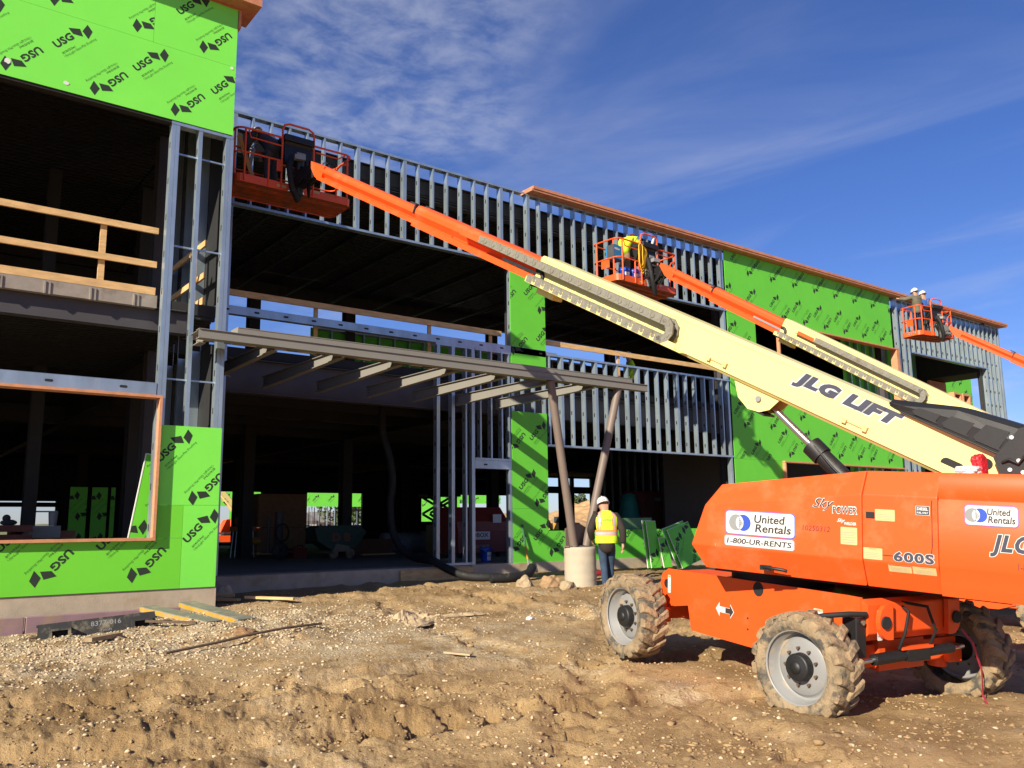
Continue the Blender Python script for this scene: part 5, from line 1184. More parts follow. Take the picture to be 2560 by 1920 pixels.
    return o
def PMx(x, y, z, hdg): return Matrix.Translation((x, y, z)) @ Matrix.Rotation(-R_(hdg), 4, 'Z')
person('man in white hard hat and yellow safety vest walking away beside the concrete pier', PMx(11.78, 12.40, .27, 36) @ Matrix.Scale(1.05, 4), dict(head=(-.025, .05, 1.60), an_r=(.07,.16,.09), kn_r=(.085,.16,.51), an_l=(-.05,-.12,.10), kn_l=(-.06,.02,.52), wr_l=(-.24,.17,.98), el_l=(-.30,-.03,1.16), el_r=(.30,-.08,1.15), wr_r=(.30,-.04,.89)), vest=True, hem=.70, lettering='ridgeway' if False else 'northam')
b1m = PW1
def inb(Mp, x, y, hdg): return Mp @ Matrix.Translation((x, y, .03)) @ Matrix.Rotation(-R_(hdg), 4, 'Z')
BEND = dict(chest=(0,.18,1.20), neck=(0,.33,1.30), head=(0,.43,1.36), sh_r=(.19,.30,1.26), el_r=(.26,.38,1.00), wr_r=(.2,.52,.92), sh_l=(-.19,.30,1.26), el_l=(-.26,.40,1.02), wr_l=(-.2,.54,.95), pelvis=(0,-.02,.93), hip_r=(.09,-.02,.90), hip_l=(-.09,-.02,.90))
mHatD = mat('dirty pale hard hat', (.52, .47, .38), .5, var=.2, dirt=(.25, .2, .15), dscale=12)
person('worker in dirty pale hard hat bent over in the foreground lift basket at upper left', inb(PW1, -.35, -.05, -20), dict(BEND, head=(0, .40, 1.33)), jacket=mGreyCl, trousers=mGreyCl, hat=mHatD, fine=False)
PW2 = lvl(15.28, 14.72, 7.40, R_(4))
person('worker in hi vis yellow leaning over in the basket below the orange fascia', inb(PW2, -.42, .02, 75), dict(BEND, chest=(0, .16, 1.24), neck=(0, .34, 1.34), head=(0, .46, 1.36)), jacket=mVest, trousers=mTanCl, hat=mat('orange hood', (.62, .20, .05), .7), fine=False)
PW3 = lvl(30.1, 14.78, 8.02, R_(-10))
REACH = dict(sh_l=(-.19,.02,1.43), el_l=(-.36,.16,1.36), wr_l=(-.48,.36,1.42), sh_r=(.19,.02,1.43), el_r=(.27,.14,1.2), wr_r=(.12,.34,1.2))
person('man in olive hoodie and white hard hat reaching from the far basket to the wall', inb(PW3, -.45, .0, 0), REACH, jacket=mOlive, fine=False, hood=True)
person('man in blue jacket and white hard hat beside the olive hoodie man', inb(PW3, .12, .12, 10), None, jacket=mBlueCl, trousers=mGreyCl, fine=False)
person('worker in hi vis yellow standing on the upper floor behind the timber rail', PMx(19.4, 19.1, 5.25, -60), None, jacket=mVest, trousers=mGreyCl, fine=False)
# ------------------------------------------------------------------ things in the lift baskets
def bucket(label, M, r=.145, h=.36, m=mBlueB, group=None):
    t = thing('bucket', label, 'bucket', M, group)
    mb = MB(); mb.lathe([(0, 0), (r*.86, 0), (r*.88, .02), (r*.97, h*.78), (r*1.04, h*.79), (r*1.04, h*.83), (r, h*.84), (r*1.0, h*.97), (r*1.03, h*.98), (r*1.03, h), (r*.96, h), (r*.92, h*.7), (0, h*.65)], (0,0,0), (0,0,1), 26); mb.build('bucket_body', m, t)
    mb = MB(); n = 9
    for (z0, z1) in ((h*.12, h*.40), (h*.45, h*.68)):
        a = [(math.cos(q), math.sin(q)) for q in np.linspace(-2.35, -1.45, n)]; rr = lambda z: r*(.885+.09*z/(h*.78))+.002
        mb.add([(x*rr(z0), y*rr(z0), z0) for x, y in a]+[(x*rr(z1), y*rr(z1), z1) for x, y in a], [(i, i+1, n+i+1, n+i) for i in range(n-1)])
    mb.build('paper_label', mWhite, t)
    mb = MB(); mb.tube([(r*1.03*math.cos(a), -.02-.10*abs(math.sin(a)), h*.88-.12*abs(math.sin(a))*0+(-.10*math.sin(a))) for a in np.linspace(0, PI, 11)], .004, 5); mb.build('handle', mStud, t)
    return t
PB = lambda Mp, x, y, z=.03: Mp @ Matrix.Translation((x, y, z))
bucket('left blue bucket with white label on the lift platform below the coiled yellow cord', PB(PW2, -.70, -.22))
bucket('right blue bucket with white label on the lift platform below the coiled yellow cord', PB(PW2, -.40, -.26))
w_ = thing('welder', 'blue welding machine hung on the basket rail beside the worker in yellow', 'welder', PB(PW2, -.98, -.18, .55))
mb = MB(); mb.b2((-.17, -.12, 0), (.17, .16, .36)); mb.build('case', mat('welder blue', (.02, .17, .36), .45), w_, bevel=.015)
mb = MB(); mb.b2((-.175, -.125, .0), (-.172, .1, .36)); mb.b2((.175, -.1, .03), (.20, .14, .33)); mb.tube([(-.1, .02, .37), (-.1, .02, .42), (.1, .02, .42), (.1, .02, .37)], .012, 6); mb.build('front_panel', mGreyCl, w_)
mb = MB(); put_text(mb, txt('Miller', 1, .03, 2, .1), (-.15, -.1225, .23), (1,0,0), (0,0,1), 0, (0,-1,0), 0, .2, .06); mb.build('lettering', mWhite, w_)
mb = MB()                                       # coiled yellow cord on the rail
for k in range(9):
    a0 = .03*k-.12; rx, rz = .10+.012*k, .28+.03*(k % 4); mb.tube([(a0+rx*math.sin(q)*.8+.02*math.sin(3*q+k), .012*k-.05, -rz+rz*math.cos(q)) for q in np.linspace(0, 2*PI, 25)[:-1]], .011, 6, closed=True)
mb.tube([(-.1, 0, .02), (-.14, -.03, .10), (-.06, .0, .12), (.02, .02, .08), (0, 0, -.05)], .012, 6)
o = mb.build('extension_cord', mCordY); o.matrix_world = PW2 @ Matrix.Translation((-.28, -.46, 1.02)); tag(o, 'coiled yellow extension cord hanging on the orange basket rail', 'cord')
mb = MB(); mb.lathe([(0, 0), (.035, 0), (.036, .2), (.02, .235), (.008, .25), (0, .25)], (0,0,0), (.35,0,1), 14); o = mb.build('sealant_tube', mWhFilm); o.matrix_world = PW2 @ Matrix.Translation((.16, -.42, 1.13)); tag(o, 'white tube standing on the black console of the basket under the fascia', 'tube')
mb = MB(); mb.bar((-.10, -.3, .05), (-.42, -.2, 1.0), .035, .075); o = mb.build('spirit_level', mYellow); o.matrix_world = PW1 @ Matrix.Translation((-.62, .06, 0)); tag(o, 'yellow spirit level leaning inside the foreground lift basket', 'level')
mb = MB(); mb.tube([(.1*math.cos(a), 0, .13*math.sin(a)) for a in np.linspace(0, 2*PI, 20)[:-1]], .010, 6, closed=True); mb.tube([(.07*math.cos(a)-.1, .02, .07*math.sin(a)+.06) for a in np.linspace(0, 2*PI, 16)[:-1]], .012, 6, closed=True, mi=1)
o = mb.build('work_light', [mHose, mGreyP]); o.matrix_world = PW1 @ Matrix.Translation((.72, -.42, .66)); tag(o, 'round wire cage lamp and cable hung on the right rail of the foreground basket', 'lamp')
mb = MB(); mb.cyl((0,0,0), (.06,0,.34), .035, 12); mb.cyl((0,0,.34), (.06,0,.40), .015, 8); o = mb.build('caulking_gun', mRim); o.matrix_world = PW1 @ Matrix.Translation((-.70, .15, .62)); tag(o, 'grey caulking gun standing behind the left rail of the foreground basket', 'tool')
# red plastic bag caught on the hood of the near lift, danger tape at its axle
def crumple(name, m, c, s, seed, label, cat, sub=3, amp=.35):
    bm = bmesh.new(); bmesh.ops.create_icosphere(bm, subdivisions=sub, radius=1)
    for v in bm.verts:
        d = v.co.normalized(); k = 1+amp*(noise.fractal(d*1.6+Vector((seed, 0, 0)), 1, 2, 4)+.5*abs(noise.noise(d*3.4+Vector((0, seed, 0)))))
        q = 1/max(abs(d.x), abs(d.y), abs(d.z))**.75; v.co = Vector((d.x*s[0], d.y*s[1], d.z*s[2]))*k*q
    me = bpy.data.meshes.new(name); bm.to_mesh(me); bm.free(); me.materials.append(m)
    o = bpy.data.objects.new(name, me); COL.objects.link(o); o.location = c; tag(o, label, cat); return o
RM = ROOTM['boom_lift']
crumple('plastic_bag', mRedFilm, RM @ (T @ V((-.60, -2.10, 1.775))), (.06, .045, .085), 3, 'crumpled red plastic bag lying on the hood by the boom foot', 'bag', 4, .22)
crumple('plastic_bag', mWhFilm, RM @ (T @ V((-.66, -2.03, 1.725))), (.10, .09, .035), 9, 'white plastic scrap under the red bag on the hood', 'bag', 4, .25)
mb = MB()
pts = [(.62, -1.62, .27), (.66, -1.70, .16), (.72, -1.74, -.08), (.70, -1.76, -.30), (.76, -1.80, -.44), (.95, -1.86, -.455), (1.15, -1.80, -.45), (1.38, -1.70, -.45)]
for k in range(len(pts)-1):
    a, b = V(pts[k]), V(pts[k+1]); wv = V((.028, .012, .0)) if k < 4 else V((0, .03, .008))
    mb.add([a-wv, a+wv, b+wv, b-wv], [(0, 1, 2, 3)]); 
mb.xf = Matrix(); o = mb.build('danger_tape', mat('red tape', (.60, .03, .05), .45, var=.3, vscale=30)); o.matrix_world = RM @ Matrix.Translation((0,0,TR)); tag(o, 'strip of red danger tape trailing from the front axle onto the mud', 'tape')
sm = o.modifiers.new('solid', 'SOLIDIFY'); sm.thickness = .002

# ------------------------------------------------------------------ loose boards and trash on the ground
def loose_board(label, M, w, h, ups, invs, m=mGreen):
    t = thing('loose_board', label, 'sheathing board', M, 'loose green boards leaning on the right bay')
    o = sheathing(t, 0, w, 0, h, 0, ups, invs, m, True, name='board_face', parent_world=False)
    mb = MB(); mb.b2((-.004, -.001, 0), (.004, .017, h)); mb.b2((.004, -.001, h-.004), (w, .017, h+.004)); mb.build('board_edge', mGypsum, t); return t
def lean(x, y, z, yaw, tilt, roll=0.): return Matrix.Translation((x, y, z)) @ Matrix.Rotation(R_(yaw), 4, 'Z') @ Matrix.Rotation(R_(tilt), 4, 'X') @ Matrix.Rotation(R_(roll), 4, 'Y')
loose_board('narrow green board standing upright against the low green wall, its white edge to the left', lean(16.17, 15.4, .50, 4, -7), .38, 1.18, [(.2, .35)], [])
loose_board('second narrow green board stacked just behind the upright one with white edge', lean(16.10, 15.46, .50, 4, -7), .36, 1.20, [], [])
loose_board('small dark green offcut leaning beside the upright narrow board', lean(16.52, 15.3, .50, 4, -12), .33, .76, [(.2, .6)], [])
loose_board('wide green board slanting against the wall beside the orange hood', lean(17.10, 15.2, .46, 4, -16, -13), 1.0, 1.04, [(.35, .75), (.85, .3)], [(.75, .9)])
loose_board('second wide green board behind the slanting one beside the orange hood', lean(17.00, 15.27, .47, 4, -16, -13), .98, 1.06, [], [])
sheet = thing('loose_board', 'grey backed green sheet lying along the sill behind the walking man', 'sheathing board', lean(16.38, 16.70, 1.47, 0, -4), 'loose green boards leaning on the right bay')
mb = MB(); mb.prism([(0, 0), (1.22, 0), (1.24, .30), (.10, .29), (.0, .12)], 0, .016, ((1,0,0), (0,0,1), (0,1,0), (0,0,0))); mb.build('board_face', mat('dusty green backing', (.10, .20, .085), .8), sheet)
inb_ = thing('loose_board', 'upright green offcut standing inside the left window against the timber frame', 'sheathing board', lean(3.35, 14.1, 1.05, 0, -2, 9))
o = sheathing(inb_, 0, .5, 0, 1.75, 0, [(.1, .6)], [(.25, 1.5), (.35, .9)], mGreenM, True, name='board_face', parent_world=False); mb = MB(); mb.b2((-.012, -.004, 0), (.004, .02, 1.755)); mb.b2((0, -.002, 1.745), (.5, .018, 1.756)); mb.build('board_edge', mGypsum, inb_)
def on(x, y, dz=0.): return (x, y, ghs(x, y)+dz)
# purple foam insulation board along the left foundation
fm = thing('foam_board', 'dusty pink foam board half buried along the left foundation', 'foam board', (1.0, 13.3, .2))
for a, b in ((-3, 1.98), (2.0, 4.0)):
    mb = MB(); mb.b2((a, 13.30, .05), (b, 13.40, .47)); mb.build('foam_slab', mFoam, fm, world=True, bevel=.01)
# black fork carriage attachment with stencilled number
px_, py_, pz_ = 2.02, 12.55, .20
FKM = Matrix.Translation((px_, py_, pz_)) @ Matrix.Rotation(R_(-9), 4, 'Z') @ Matrix.Rotation(R_(-6), 4, 'X') @ Matrix.Rotation(R_(-4), 4, 'Y')
fk = thing('fork_carriage', 'black scuffed steel fork carriage with two square sleeves lying by the foundation', 'lift attachment', FKM)
mb = MB(); mb.prism([(0, 0), (.02, .19), (.06, .225), (1.36, .225), (1.40, .19), (1.40, 0)], -.02, .03, ((1,0,0), (0,0,1), (0,1,0), (0,0,0))); mb.b2((.0, .03, .19), (1.4, .10, .225)); mb.build('plate', mPlate, fk, bevel=.006)
for x in (.14, 1.10):
    mb = MB(); mb.b2((x, -.14, -.02), (x+.035, -.022, .15)); mb.b2((x+.215, -.14, -.02), (x+.25, -.022, .15)); mb.b2((x+.035, -.14, .125), (x+.215, -.022, .15)); mb.b2((x+.036, -.024, -.01), (x+.214, -.0215, .124), 1); mb.build('sleeve', [mPlate, mHole], fk)
mb = MB(); put_text(mb, txt('8377-016', 1, .01, 2), (.62, -.0225, .125), (1,0,0), (0,0,1), 0, (0,-1,0), 0, .36, .062); put_text(mb, txt('1doft', 1, .0, 2, .1), (.74, -.0225, .05), (1,0,0), (0,0,1), 0, (0,-1,0), 0, .13, .032); mb.build('stencil', mGreyP, fk)
def channel(label, a, b, wd=.13):
    a, b = V(a), V(b); t = thing('fork_sleeve', label, 'steel channel', a, 'steel fork sleeves by the left foundation')
    d = (b-a).normalized(); x = d.cross(V((0,0,1))).normalized(); u = x.cross(d); ln = (b-a).length
    Mx = Matrix((x, d, u)).transposed().to_4x4(); Mx.translation = a
    mb = MB(Mx); h = .075; mb.b2((-wd, 0, h-.012), (wd, ln, h)); mb.b2((-wd, 0, 0), (-wd+.012, ln, h-.0125)); mb.b2((wd-.012, 0, 0), (wd, ln, h-.0125)); mb.b2((-wd+.0125, 0, 0), (wd-.0125, ln, .01)); mb.build('channel', mForkG, t, world=True)
    mb = MB(Mx); mb.b2((wd+.0005, .02, .012), (wd+.003, ln-.05, h-.012)); mb.build('yellow_flank', mYellow, t, world=True)
    mb = MB(Mx); mb.b2((-wd+.014, ln-.003, .012), (wd-.014, ln+.002, h-.014)); mb.build('open_end', mHole, t, world=True)
channel('left of the two grey steel fork sleeves with scraped yellow flanks by the foundation corner', (3.55, 13.35, .44), (4.05, 11.95, .30))
channel('right of the two grey steel fork sleeves with scraped yellow flanks by the foundation corner', (4.12, 13.4, .46), (4.42, 11.75, .32))
def lumber(label, a, b, w=.09, h=.04, m=mWood, cat='lumber'):
    mb = MB(); a, b = V(a), V(b); c = (a+b)/2; mb.bar(a-c, b-c, w, h); o = mb.build('lumber', m); o.location = c; tag(o, label, cat); return o
lumber('short pale timber offcut by the wing corner, propped on another', (4.72, 14.85, .56), (5.25, 14.55, .50)); lumber('dirty timber offcut lying under the propped one by the wing corner', (4.70, 14.75, .47), (5.2, 14.2, .45), .13, .04)
lumber('square timber offcut lying in front of the shaded opening', (5.25, 14.05, .50), (5.85, 13.5, .47)); lumber('grey brown plank scrap half sunk in the mud at the left', on(2.38, 11.4, .03), on(2.78, 11.65, .05), .12, .05, mat('weathered timber', (.30, .22, .13), .9, var=.2))
lumber('dark strip of timber stuck in the gravel beside the black fork carriage', on(3.22, 12.15, .10), on(3.75, 11.75, .02), .05, .03, mRust)
lumber('torn pale board scrap lying on the mud', on(5.63, 8.68, .03), on(5.82, 8.42, .03), .10, .02, mPaper)
mb = MB(); a, b = V(on(2.95, 10.25, .03)), V(on(5.05, 10.75, .06)); mid = (a+b)/2+V((0,0,.03)); mb.tube([a-mid, (a*.7+b*.3)-mid+V((0,0,.01)), V((0,0,0)), (a*.25+b*.75)-mid+V((0,0,.03)), b-mid], .016, 8); o = mb.build('steel_bar', mRust); o.location = mid; tag(o, 'long rusty steel bar lying across the gravel', 'bar')
mb = MB(); a, b = V((1.55, 12.6, .18)), V((2.1, 12.55, .30)); mb.tube([a-a, b-a], .018, 8); o = mb.build('steel_bar', mRust); o.location = a; tag(o, 'short rusty bar poking out beside the black fork carriage', 'bar')
# crumpled kraft paper
def paper(label, c, sx, sy, amp, seed, yaw=0., n=26):
    mb = MB(); c = V(c); vs = []
    for i in range(n):
        for j in range(n):
            u, v = i/(n-1)-.5, j/(n-1)-.5; k = 1+.22*noise.noise(V((u*5, v*5, seed)))
            q = V((u*3.2+seed, v*3.2, seed)); z = abs(noise.noise(q))*1.2+.5*abs(noise.noise(q*2.7))+.25*abs(noise.noise(q*6)); e = max(0, 1-4*max(abs(u), abs(v))**2*1.0)
            vs.append((u*sx*k+.08*noise.noise(q*1.7)*sx, v*sy*k+.08*noise.noise(q*1.3+V((3,1,2)))*sy, z*amp*(.25+.75*e)))
    mb.add(vs, [(i*n+j, (i+1)*n+j, (i+1)*n+j+1, i*n+j+1) for i in range(n-1) for j in range(n-1)], 0, False)
    o = mb.build('kraft_paper', mPaper); o.location = c; o.rotation_euler = (0, 0, yaw); tag(o, label, 'paper'); sm = o.modifiers.new('solid', 'SOLIDIFY'); sm.thickness = .004; return o
paper('crumpled heap of tan kraft paper on the dirt', on(6.65, 11.0, .0), 1.25, .8, .17, 2.3, .5, 34); paper('torn strip of tan kraft paper lying beside the crumpled heap', on(7.42, 10.95, .0), .7, .25, .06, 7.1, -.1, 18)
# rocks
def rock(label, c, s, seed, m=mRock):
    bm = bmesh.new(); bmesh.ops.create_icosphere(bm, subdivisions=3, radius=1)
    for v in bm.verts:
        d = v.co.normalized(); k = 1+.34*noise.noise(d*1.5+V((seed, 0, 0)))+.14*noise.noise(d*3+V((0, seed, 0)))+.05*noise.noise(d*8)
        v.co = V((d.x*s[0], d.y*s[1], d.z*s[2]))*k
    me = bpy.data.meshes.new('rock'); bm.to_mesh(me); bm.free(); me.materials.append(m)
    o = bpy.data.objects.new('rock', me); COL.objects.link(o); o.location = c; tag(o, label, 'rock', 'rocks on the site')
rock('tan wedge shaped rock beside the broken black pipe', on(10.45, 13.3, .06), (.17, .15, .17), 1); rock('brown rock left of the concrete pier, behind the smooth pale one', on(11.2, 13.45, .05), (.22, .16, .17), 5, mat('brown rock', (.36, .23, .12), .95, var=.15, bump=.4)); rock('smooth pale rock just left of the concrete pier', on(11.05, 12.75, .06), (.19, .13, .13), 9)
rock('pale boulder lying in the shade below the slab edge', on(5.3, 15.4, .08), (.24, .2, .2), 12, mConc); rock('small white stone on the brown dirt in the middle', on(8.1, 10.2, .02), (.06, .05, .035), 15, mWhFilm); rock('flat dark clod beside the steel bar', on(4.1, 11.0, .03), (.14, .1, .07), 19, mat('brown clod', (.26, .15, .07), .95))
rock('small pale stone in front of the walking man', on(11.0, 11.5, .03), (.07, .06, .07), 23)
# marker stake by the green pier
stk_ = thing('marker_stake', 'green and yellow marker stake leaning on the green board pier', 'stake', (13.05, 16.40, .45))
mb = MB(); mb.cyl((13.05, 16.40, .42), (13.03, 16.46, .80), .022, 10); mb.build('stake_foot', mat('stake grey', (.25, .25, .22), .7), stk_, world=True)
mb = MB(); mb.cyl((13.03, 16.46, .80), (13.00, 16.50, 1.12), .026, 10); mb.build('stake_band', mYellow, stk_, world=True, label='yellow band of the stake')
mb = MB(); mb.cyl((13.00, 16.50, 1.12), (12.96, 16.565, 1.62), .024, 10); mb.build('stake_top', mat('stake dark green', (.03, .10, .06), .6), stk_, world=True)
# black hose from the ceiling across the slab edge to the ground
hp = [(10.15, 18.45, 4.6), (10.15, 18.45, 3.9), (10.32, 18.4, 3.3), (10.42, 18.4, 2.7), (10.36, 18.4, 2.1), (10.38, 18.3, 1.5), (10.45, 18.0, 1.1), (10.55, 17.6, .90), (10.5, 17.0, .86), (10.42, 16.55, .84), (10.55, 16.1, .66), (10.75, 15.8, .54), (11.0, 15.5, .50), (11.35, 15.3, .50)]
def smooth_path(P, n=6):
    out = []; P = [V(p) for p in P]
    for i in range(len(P)-1):
        p0, p1, p2, p3 = P[max(i-1, 0)], P[i], P[i+1], P[min(i+2, len(P)-1)]
        for k in range(n): s = k/n; out.append(.5*((2*p1)+(p2-p0)*s+(2*p0-5*p1+4*p2-p3)*s*s+(3*p1-p0-3*p2+p3)*s**3))
    return out+[P[-1]]
sp_ = smooth_path(hp, 20); mb = MB(); mb.tube([p-V(hp[-1]) for p in sp_], [.088+(.007 if k % 2 else -.004) for k in range(len(sp_))], 14); o = mb.build('drain_hose', mHose); o.location = hp[-1]; tag(o, 'thick black corrugated hose hanging from the ceiling and running out over the slab edge', 'hose')
sp_ = smooth_path([(10.9, 15.05, .50), (11.4, 14.95, .50), (11.95, 15.1, .55), (12.35, 15.45, .66)], 12); mb = MB(); mb.tube([p-sp_[0] for p in sp_], [.095+(.007 if k % 2 else -.004) for k in range(len(sp_))], 12); o = mb.build('drain_hose', mHose); o.location = sp_[0]; tag(o, 'cut piece of black corrugated pipe lying on the ground before the green pier', 'pipe')
mb = MB(); mb.tube(smooth_path([(0,0,0), (.3, .1, .05), (.55, .1, .03)], 6), .06, 10); o = mb.build('conduit_roll', mRedFilm); o.location = on(13.3, 14.5, .08); tag(o, 'short red pipe lying behind the walking man', 'pipe')

# ------------------------------------------------------------------ dim things on the ground floor
def boxed(name, label, cat, M, parts, group=None):
    t = thing(name, label, cat, M, group)
    for nm, m, fn in parts:
        mb = MB(); fn(mb); mb.build(nm, m, t)
    return t
Fz = .72
def F_(x, y, yaw=0.): return Matrix.Translation((x, y, Fz)) @ Matrix.Rotation(R_(yaw), 4, 'Z')
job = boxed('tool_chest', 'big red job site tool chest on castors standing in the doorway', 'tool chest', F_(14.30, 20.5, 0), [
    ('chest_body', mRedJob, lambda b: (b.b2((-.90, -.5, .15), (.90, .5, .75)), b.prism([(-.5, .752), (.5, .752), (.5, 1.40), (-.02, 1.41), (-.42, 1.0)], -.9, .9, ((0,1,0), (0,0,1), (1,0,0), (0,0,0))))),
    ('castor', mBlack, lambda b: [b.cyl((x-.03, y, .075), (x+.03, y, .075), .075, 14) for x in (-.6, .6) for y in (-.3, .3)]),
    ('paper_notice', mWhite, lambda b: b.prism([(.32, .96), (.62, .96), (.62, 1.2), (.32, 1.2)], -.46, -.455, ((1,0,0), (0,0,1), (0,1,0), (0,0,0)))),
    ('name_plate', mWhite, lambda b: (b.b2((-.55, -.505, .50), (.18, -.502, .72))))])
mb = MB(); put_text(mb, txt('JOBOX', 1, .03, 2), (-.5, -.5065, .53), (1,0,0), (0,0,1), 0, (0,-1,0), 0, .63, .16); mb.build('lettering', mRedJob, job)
mb = MB(); put_text(mb, txt('ENDORFF', 1, .01, 2), (-.45, -.5035, .27), (1,0,0), (0,0,1), 0, (0,-1,0), 0, .6, .085); mb.build('lettering', mGreyP, job)
bucket('blue bucket with two white labels standing in the doorway before the red chest', F_(12.55, 17.5, 20), .15, .36)
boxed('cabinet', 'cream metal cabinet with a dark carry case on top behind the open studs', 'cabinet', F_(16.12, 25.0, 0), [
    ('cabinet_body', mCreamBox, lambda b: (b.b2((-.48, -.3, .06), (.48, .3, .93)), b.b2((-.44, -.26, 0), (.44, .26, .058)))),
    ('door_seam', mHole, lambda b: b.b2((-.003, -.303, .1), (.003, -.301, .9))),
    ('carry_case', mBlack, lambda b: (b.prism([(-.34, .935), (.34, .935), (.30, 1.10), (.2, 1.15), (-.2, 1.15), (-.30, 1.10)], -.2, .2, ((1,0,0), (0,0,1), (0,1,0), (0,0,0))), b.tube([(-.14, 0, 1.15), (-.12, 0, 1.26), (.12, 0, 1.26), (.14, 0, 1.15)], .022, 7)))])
bag = boxed('insulation_roll', 'pale grey wrapped roll lying on the floor beside the black hose', 'roll', F_(15.75, 26.6, 0), [('wrap', mGreyBag, lambda b: b.lathe([(0, -.78), (.28, -.78), (.33, -.72), (.34, 0), (.33, .72), (.28, .78), (0, .78)], (0, 0, .34), (1, 0, 0), 24))])
mb = MB(); put_text(mb, txt('ECO', 1, .02, 2), (-.1, -.343, .30), (1,0,0), (0,0,1), 0, (0,-1,0), 0, .45, .12); mb.build('lettering', mat('pale blue print', (.12, .16, .26), .6), bag)
boxed('insulation_roll', 'white wrapped bundle standing left of the black hose', 'roll', F_(14.8, 26.5, 0), [('wrap', mGreyBag, lambda b: b.lathe([(0, -.2), (.30, -.2), (.34, -.15), (.34, .15), (.30, .2), (0, .2)], (0, 0, .34), (1, 0, 0), 20))])
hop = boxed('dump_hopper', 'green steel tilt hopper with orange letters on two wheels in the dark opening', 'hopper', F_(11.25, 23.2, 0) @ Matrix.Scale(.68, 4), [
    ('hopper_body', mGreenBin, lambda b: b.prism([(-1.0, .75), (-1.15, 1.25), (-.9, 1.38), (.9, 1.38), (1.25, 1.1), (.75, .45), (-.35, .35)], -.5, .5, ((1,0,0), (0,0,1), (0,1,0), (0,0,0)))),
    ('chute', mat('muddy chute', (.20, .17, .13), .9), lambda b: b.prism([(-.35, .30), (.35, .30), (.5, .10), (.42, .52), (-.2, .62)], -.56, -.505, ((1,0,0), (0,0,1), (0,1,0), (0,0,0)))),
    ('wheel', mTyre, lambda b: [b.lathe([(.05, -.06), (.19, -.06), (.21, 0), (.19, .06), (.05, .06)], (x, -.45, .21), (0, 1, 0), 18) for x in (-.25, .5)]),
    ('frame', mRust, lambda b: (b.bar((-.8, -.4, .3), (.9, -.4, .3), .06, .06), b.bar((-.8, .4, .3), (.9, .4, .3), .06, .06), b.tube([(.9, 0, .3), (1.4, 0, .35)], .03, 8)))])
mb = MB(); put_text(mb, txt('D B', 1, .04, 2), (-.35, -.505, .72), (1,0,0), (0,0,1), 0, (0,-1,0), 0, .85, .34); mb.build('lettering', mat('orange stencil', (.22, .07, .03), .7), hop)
boxed('gang_box', 'tall brown stack of packed material standing in the dark left of the rear window', 'stack', F_(11.85, 29.0, 0) @ Matrix.Diagonal((.82, 1, .78, 1)), [
    ('pack', mCard, lambda b: (b.b2((-1.05, -.5, .12), (1.05, .5, 1.15)), b.b2((-1.05, -.5, 1.17), (1.05, .5, 2.62)))), ('pallet', mWood, lambda b: [b.b2((-1.05, y-.05, 0), (1.05, y+.05, .115)) for y in (-.44, 0, .44)])])
cart = boxed('welding_cart', 'dark two wheeled welding cart with an upright post on the slab', 'cart', F_(9.95, 24.2, 0), [
    ('post', mSteel, lambda b: (b.cyl((-.3, 0, .2), (-.3, 0, 1.25), .045, 12), b.cyl((.05, .1, .15), (.05, .1, 1.35), .12, 16), b.bar((-.4, 0, .2), (.4, 0, .2), .4, .04))),
    ('wheel', mRubber, lambda b: b.lathe([(.05, -.05), (.22, -.05), (.245, 0), (.22, .05), (.05, .05)], (-.05, -.28, .245), (0, 1, 0), 22)), ('hose_coil', mHose, lambda b: [b.tube([(.05+.2*math.cos(a), -.12-.02*k, .75+.25*math.sin(a)) for a in np.linspace(0, 2*PI, 18)[:-1]], .015, 6, closed=True) for k in range(4)])])
boxed('portable_saw', 'dim orange and yellow power tool on legs near the left of the opening', 'power tool', F_(9.75, 26.5, 0), [
    ('leg', mStud, lambda b: [b.tube([(x*1.2, y*1.2, 0), (x, y, .8)], .02, 6) for x in (-.25, .25) for y in (-.15, .15)]), ('tool_body', mat('dull orange tool', (.30, .12, .04), .6), lambda b: (b.b2((-.35, -.2, .8), (.35, .2, .95)), b.cyl((-.1, -.1, 1.1), (-.1, .1, 1.1), .16, 16), b.b2((-.1, -.15, .95), (.25, .15, 1.2)))), ('motor', mYellow, lambda b: b.cyl((.1, -.2, .5), (.45, -.2, .5), .12, 14))])
boxed('jerry_can', 'small red fuel can on the floor between cart and hopper', 'fuel can', F_(10.6, 24.3, 15), [('can_body', mRedJob, lambda b: (b.b2((-.24, -.14, 0), (.24, .14, .30)), b.cyl((-.12, 0, .30), (-.12, 0, .36), .04, 10))), ('handle', mBlack, lambda b: b.tube([(-.02, 0, .30), (0, 0, .37), (.16, 0, .37), (.2, 0, .30)], .015, 6))])
boxed('steel_bin', 'low rusty red box lying right of the hopper', 'bin', F_(13.4, 25.4, -5), [('bin_body', mat('dark rust', (.12, .05, .03), .85), lambda b: (b.b2((-.8, -.4, 0), (.8, -.37, .5)), b.b2((-.8, .37, 0), (.8, .4, .5)), b.b2((-.8, -.37, 0), (-.77, .37, .5)), b.b2((.77, -.37, 0), (.8, .37, .5)), b.b2((-.77, -.37, 0), (.77, .37, .03))))])
lumber('pale plank lying on the dark slab in front of the wrapped rolls', (12.86, 24.6, .75), (14.1, 24.7, .75), .12, .04)
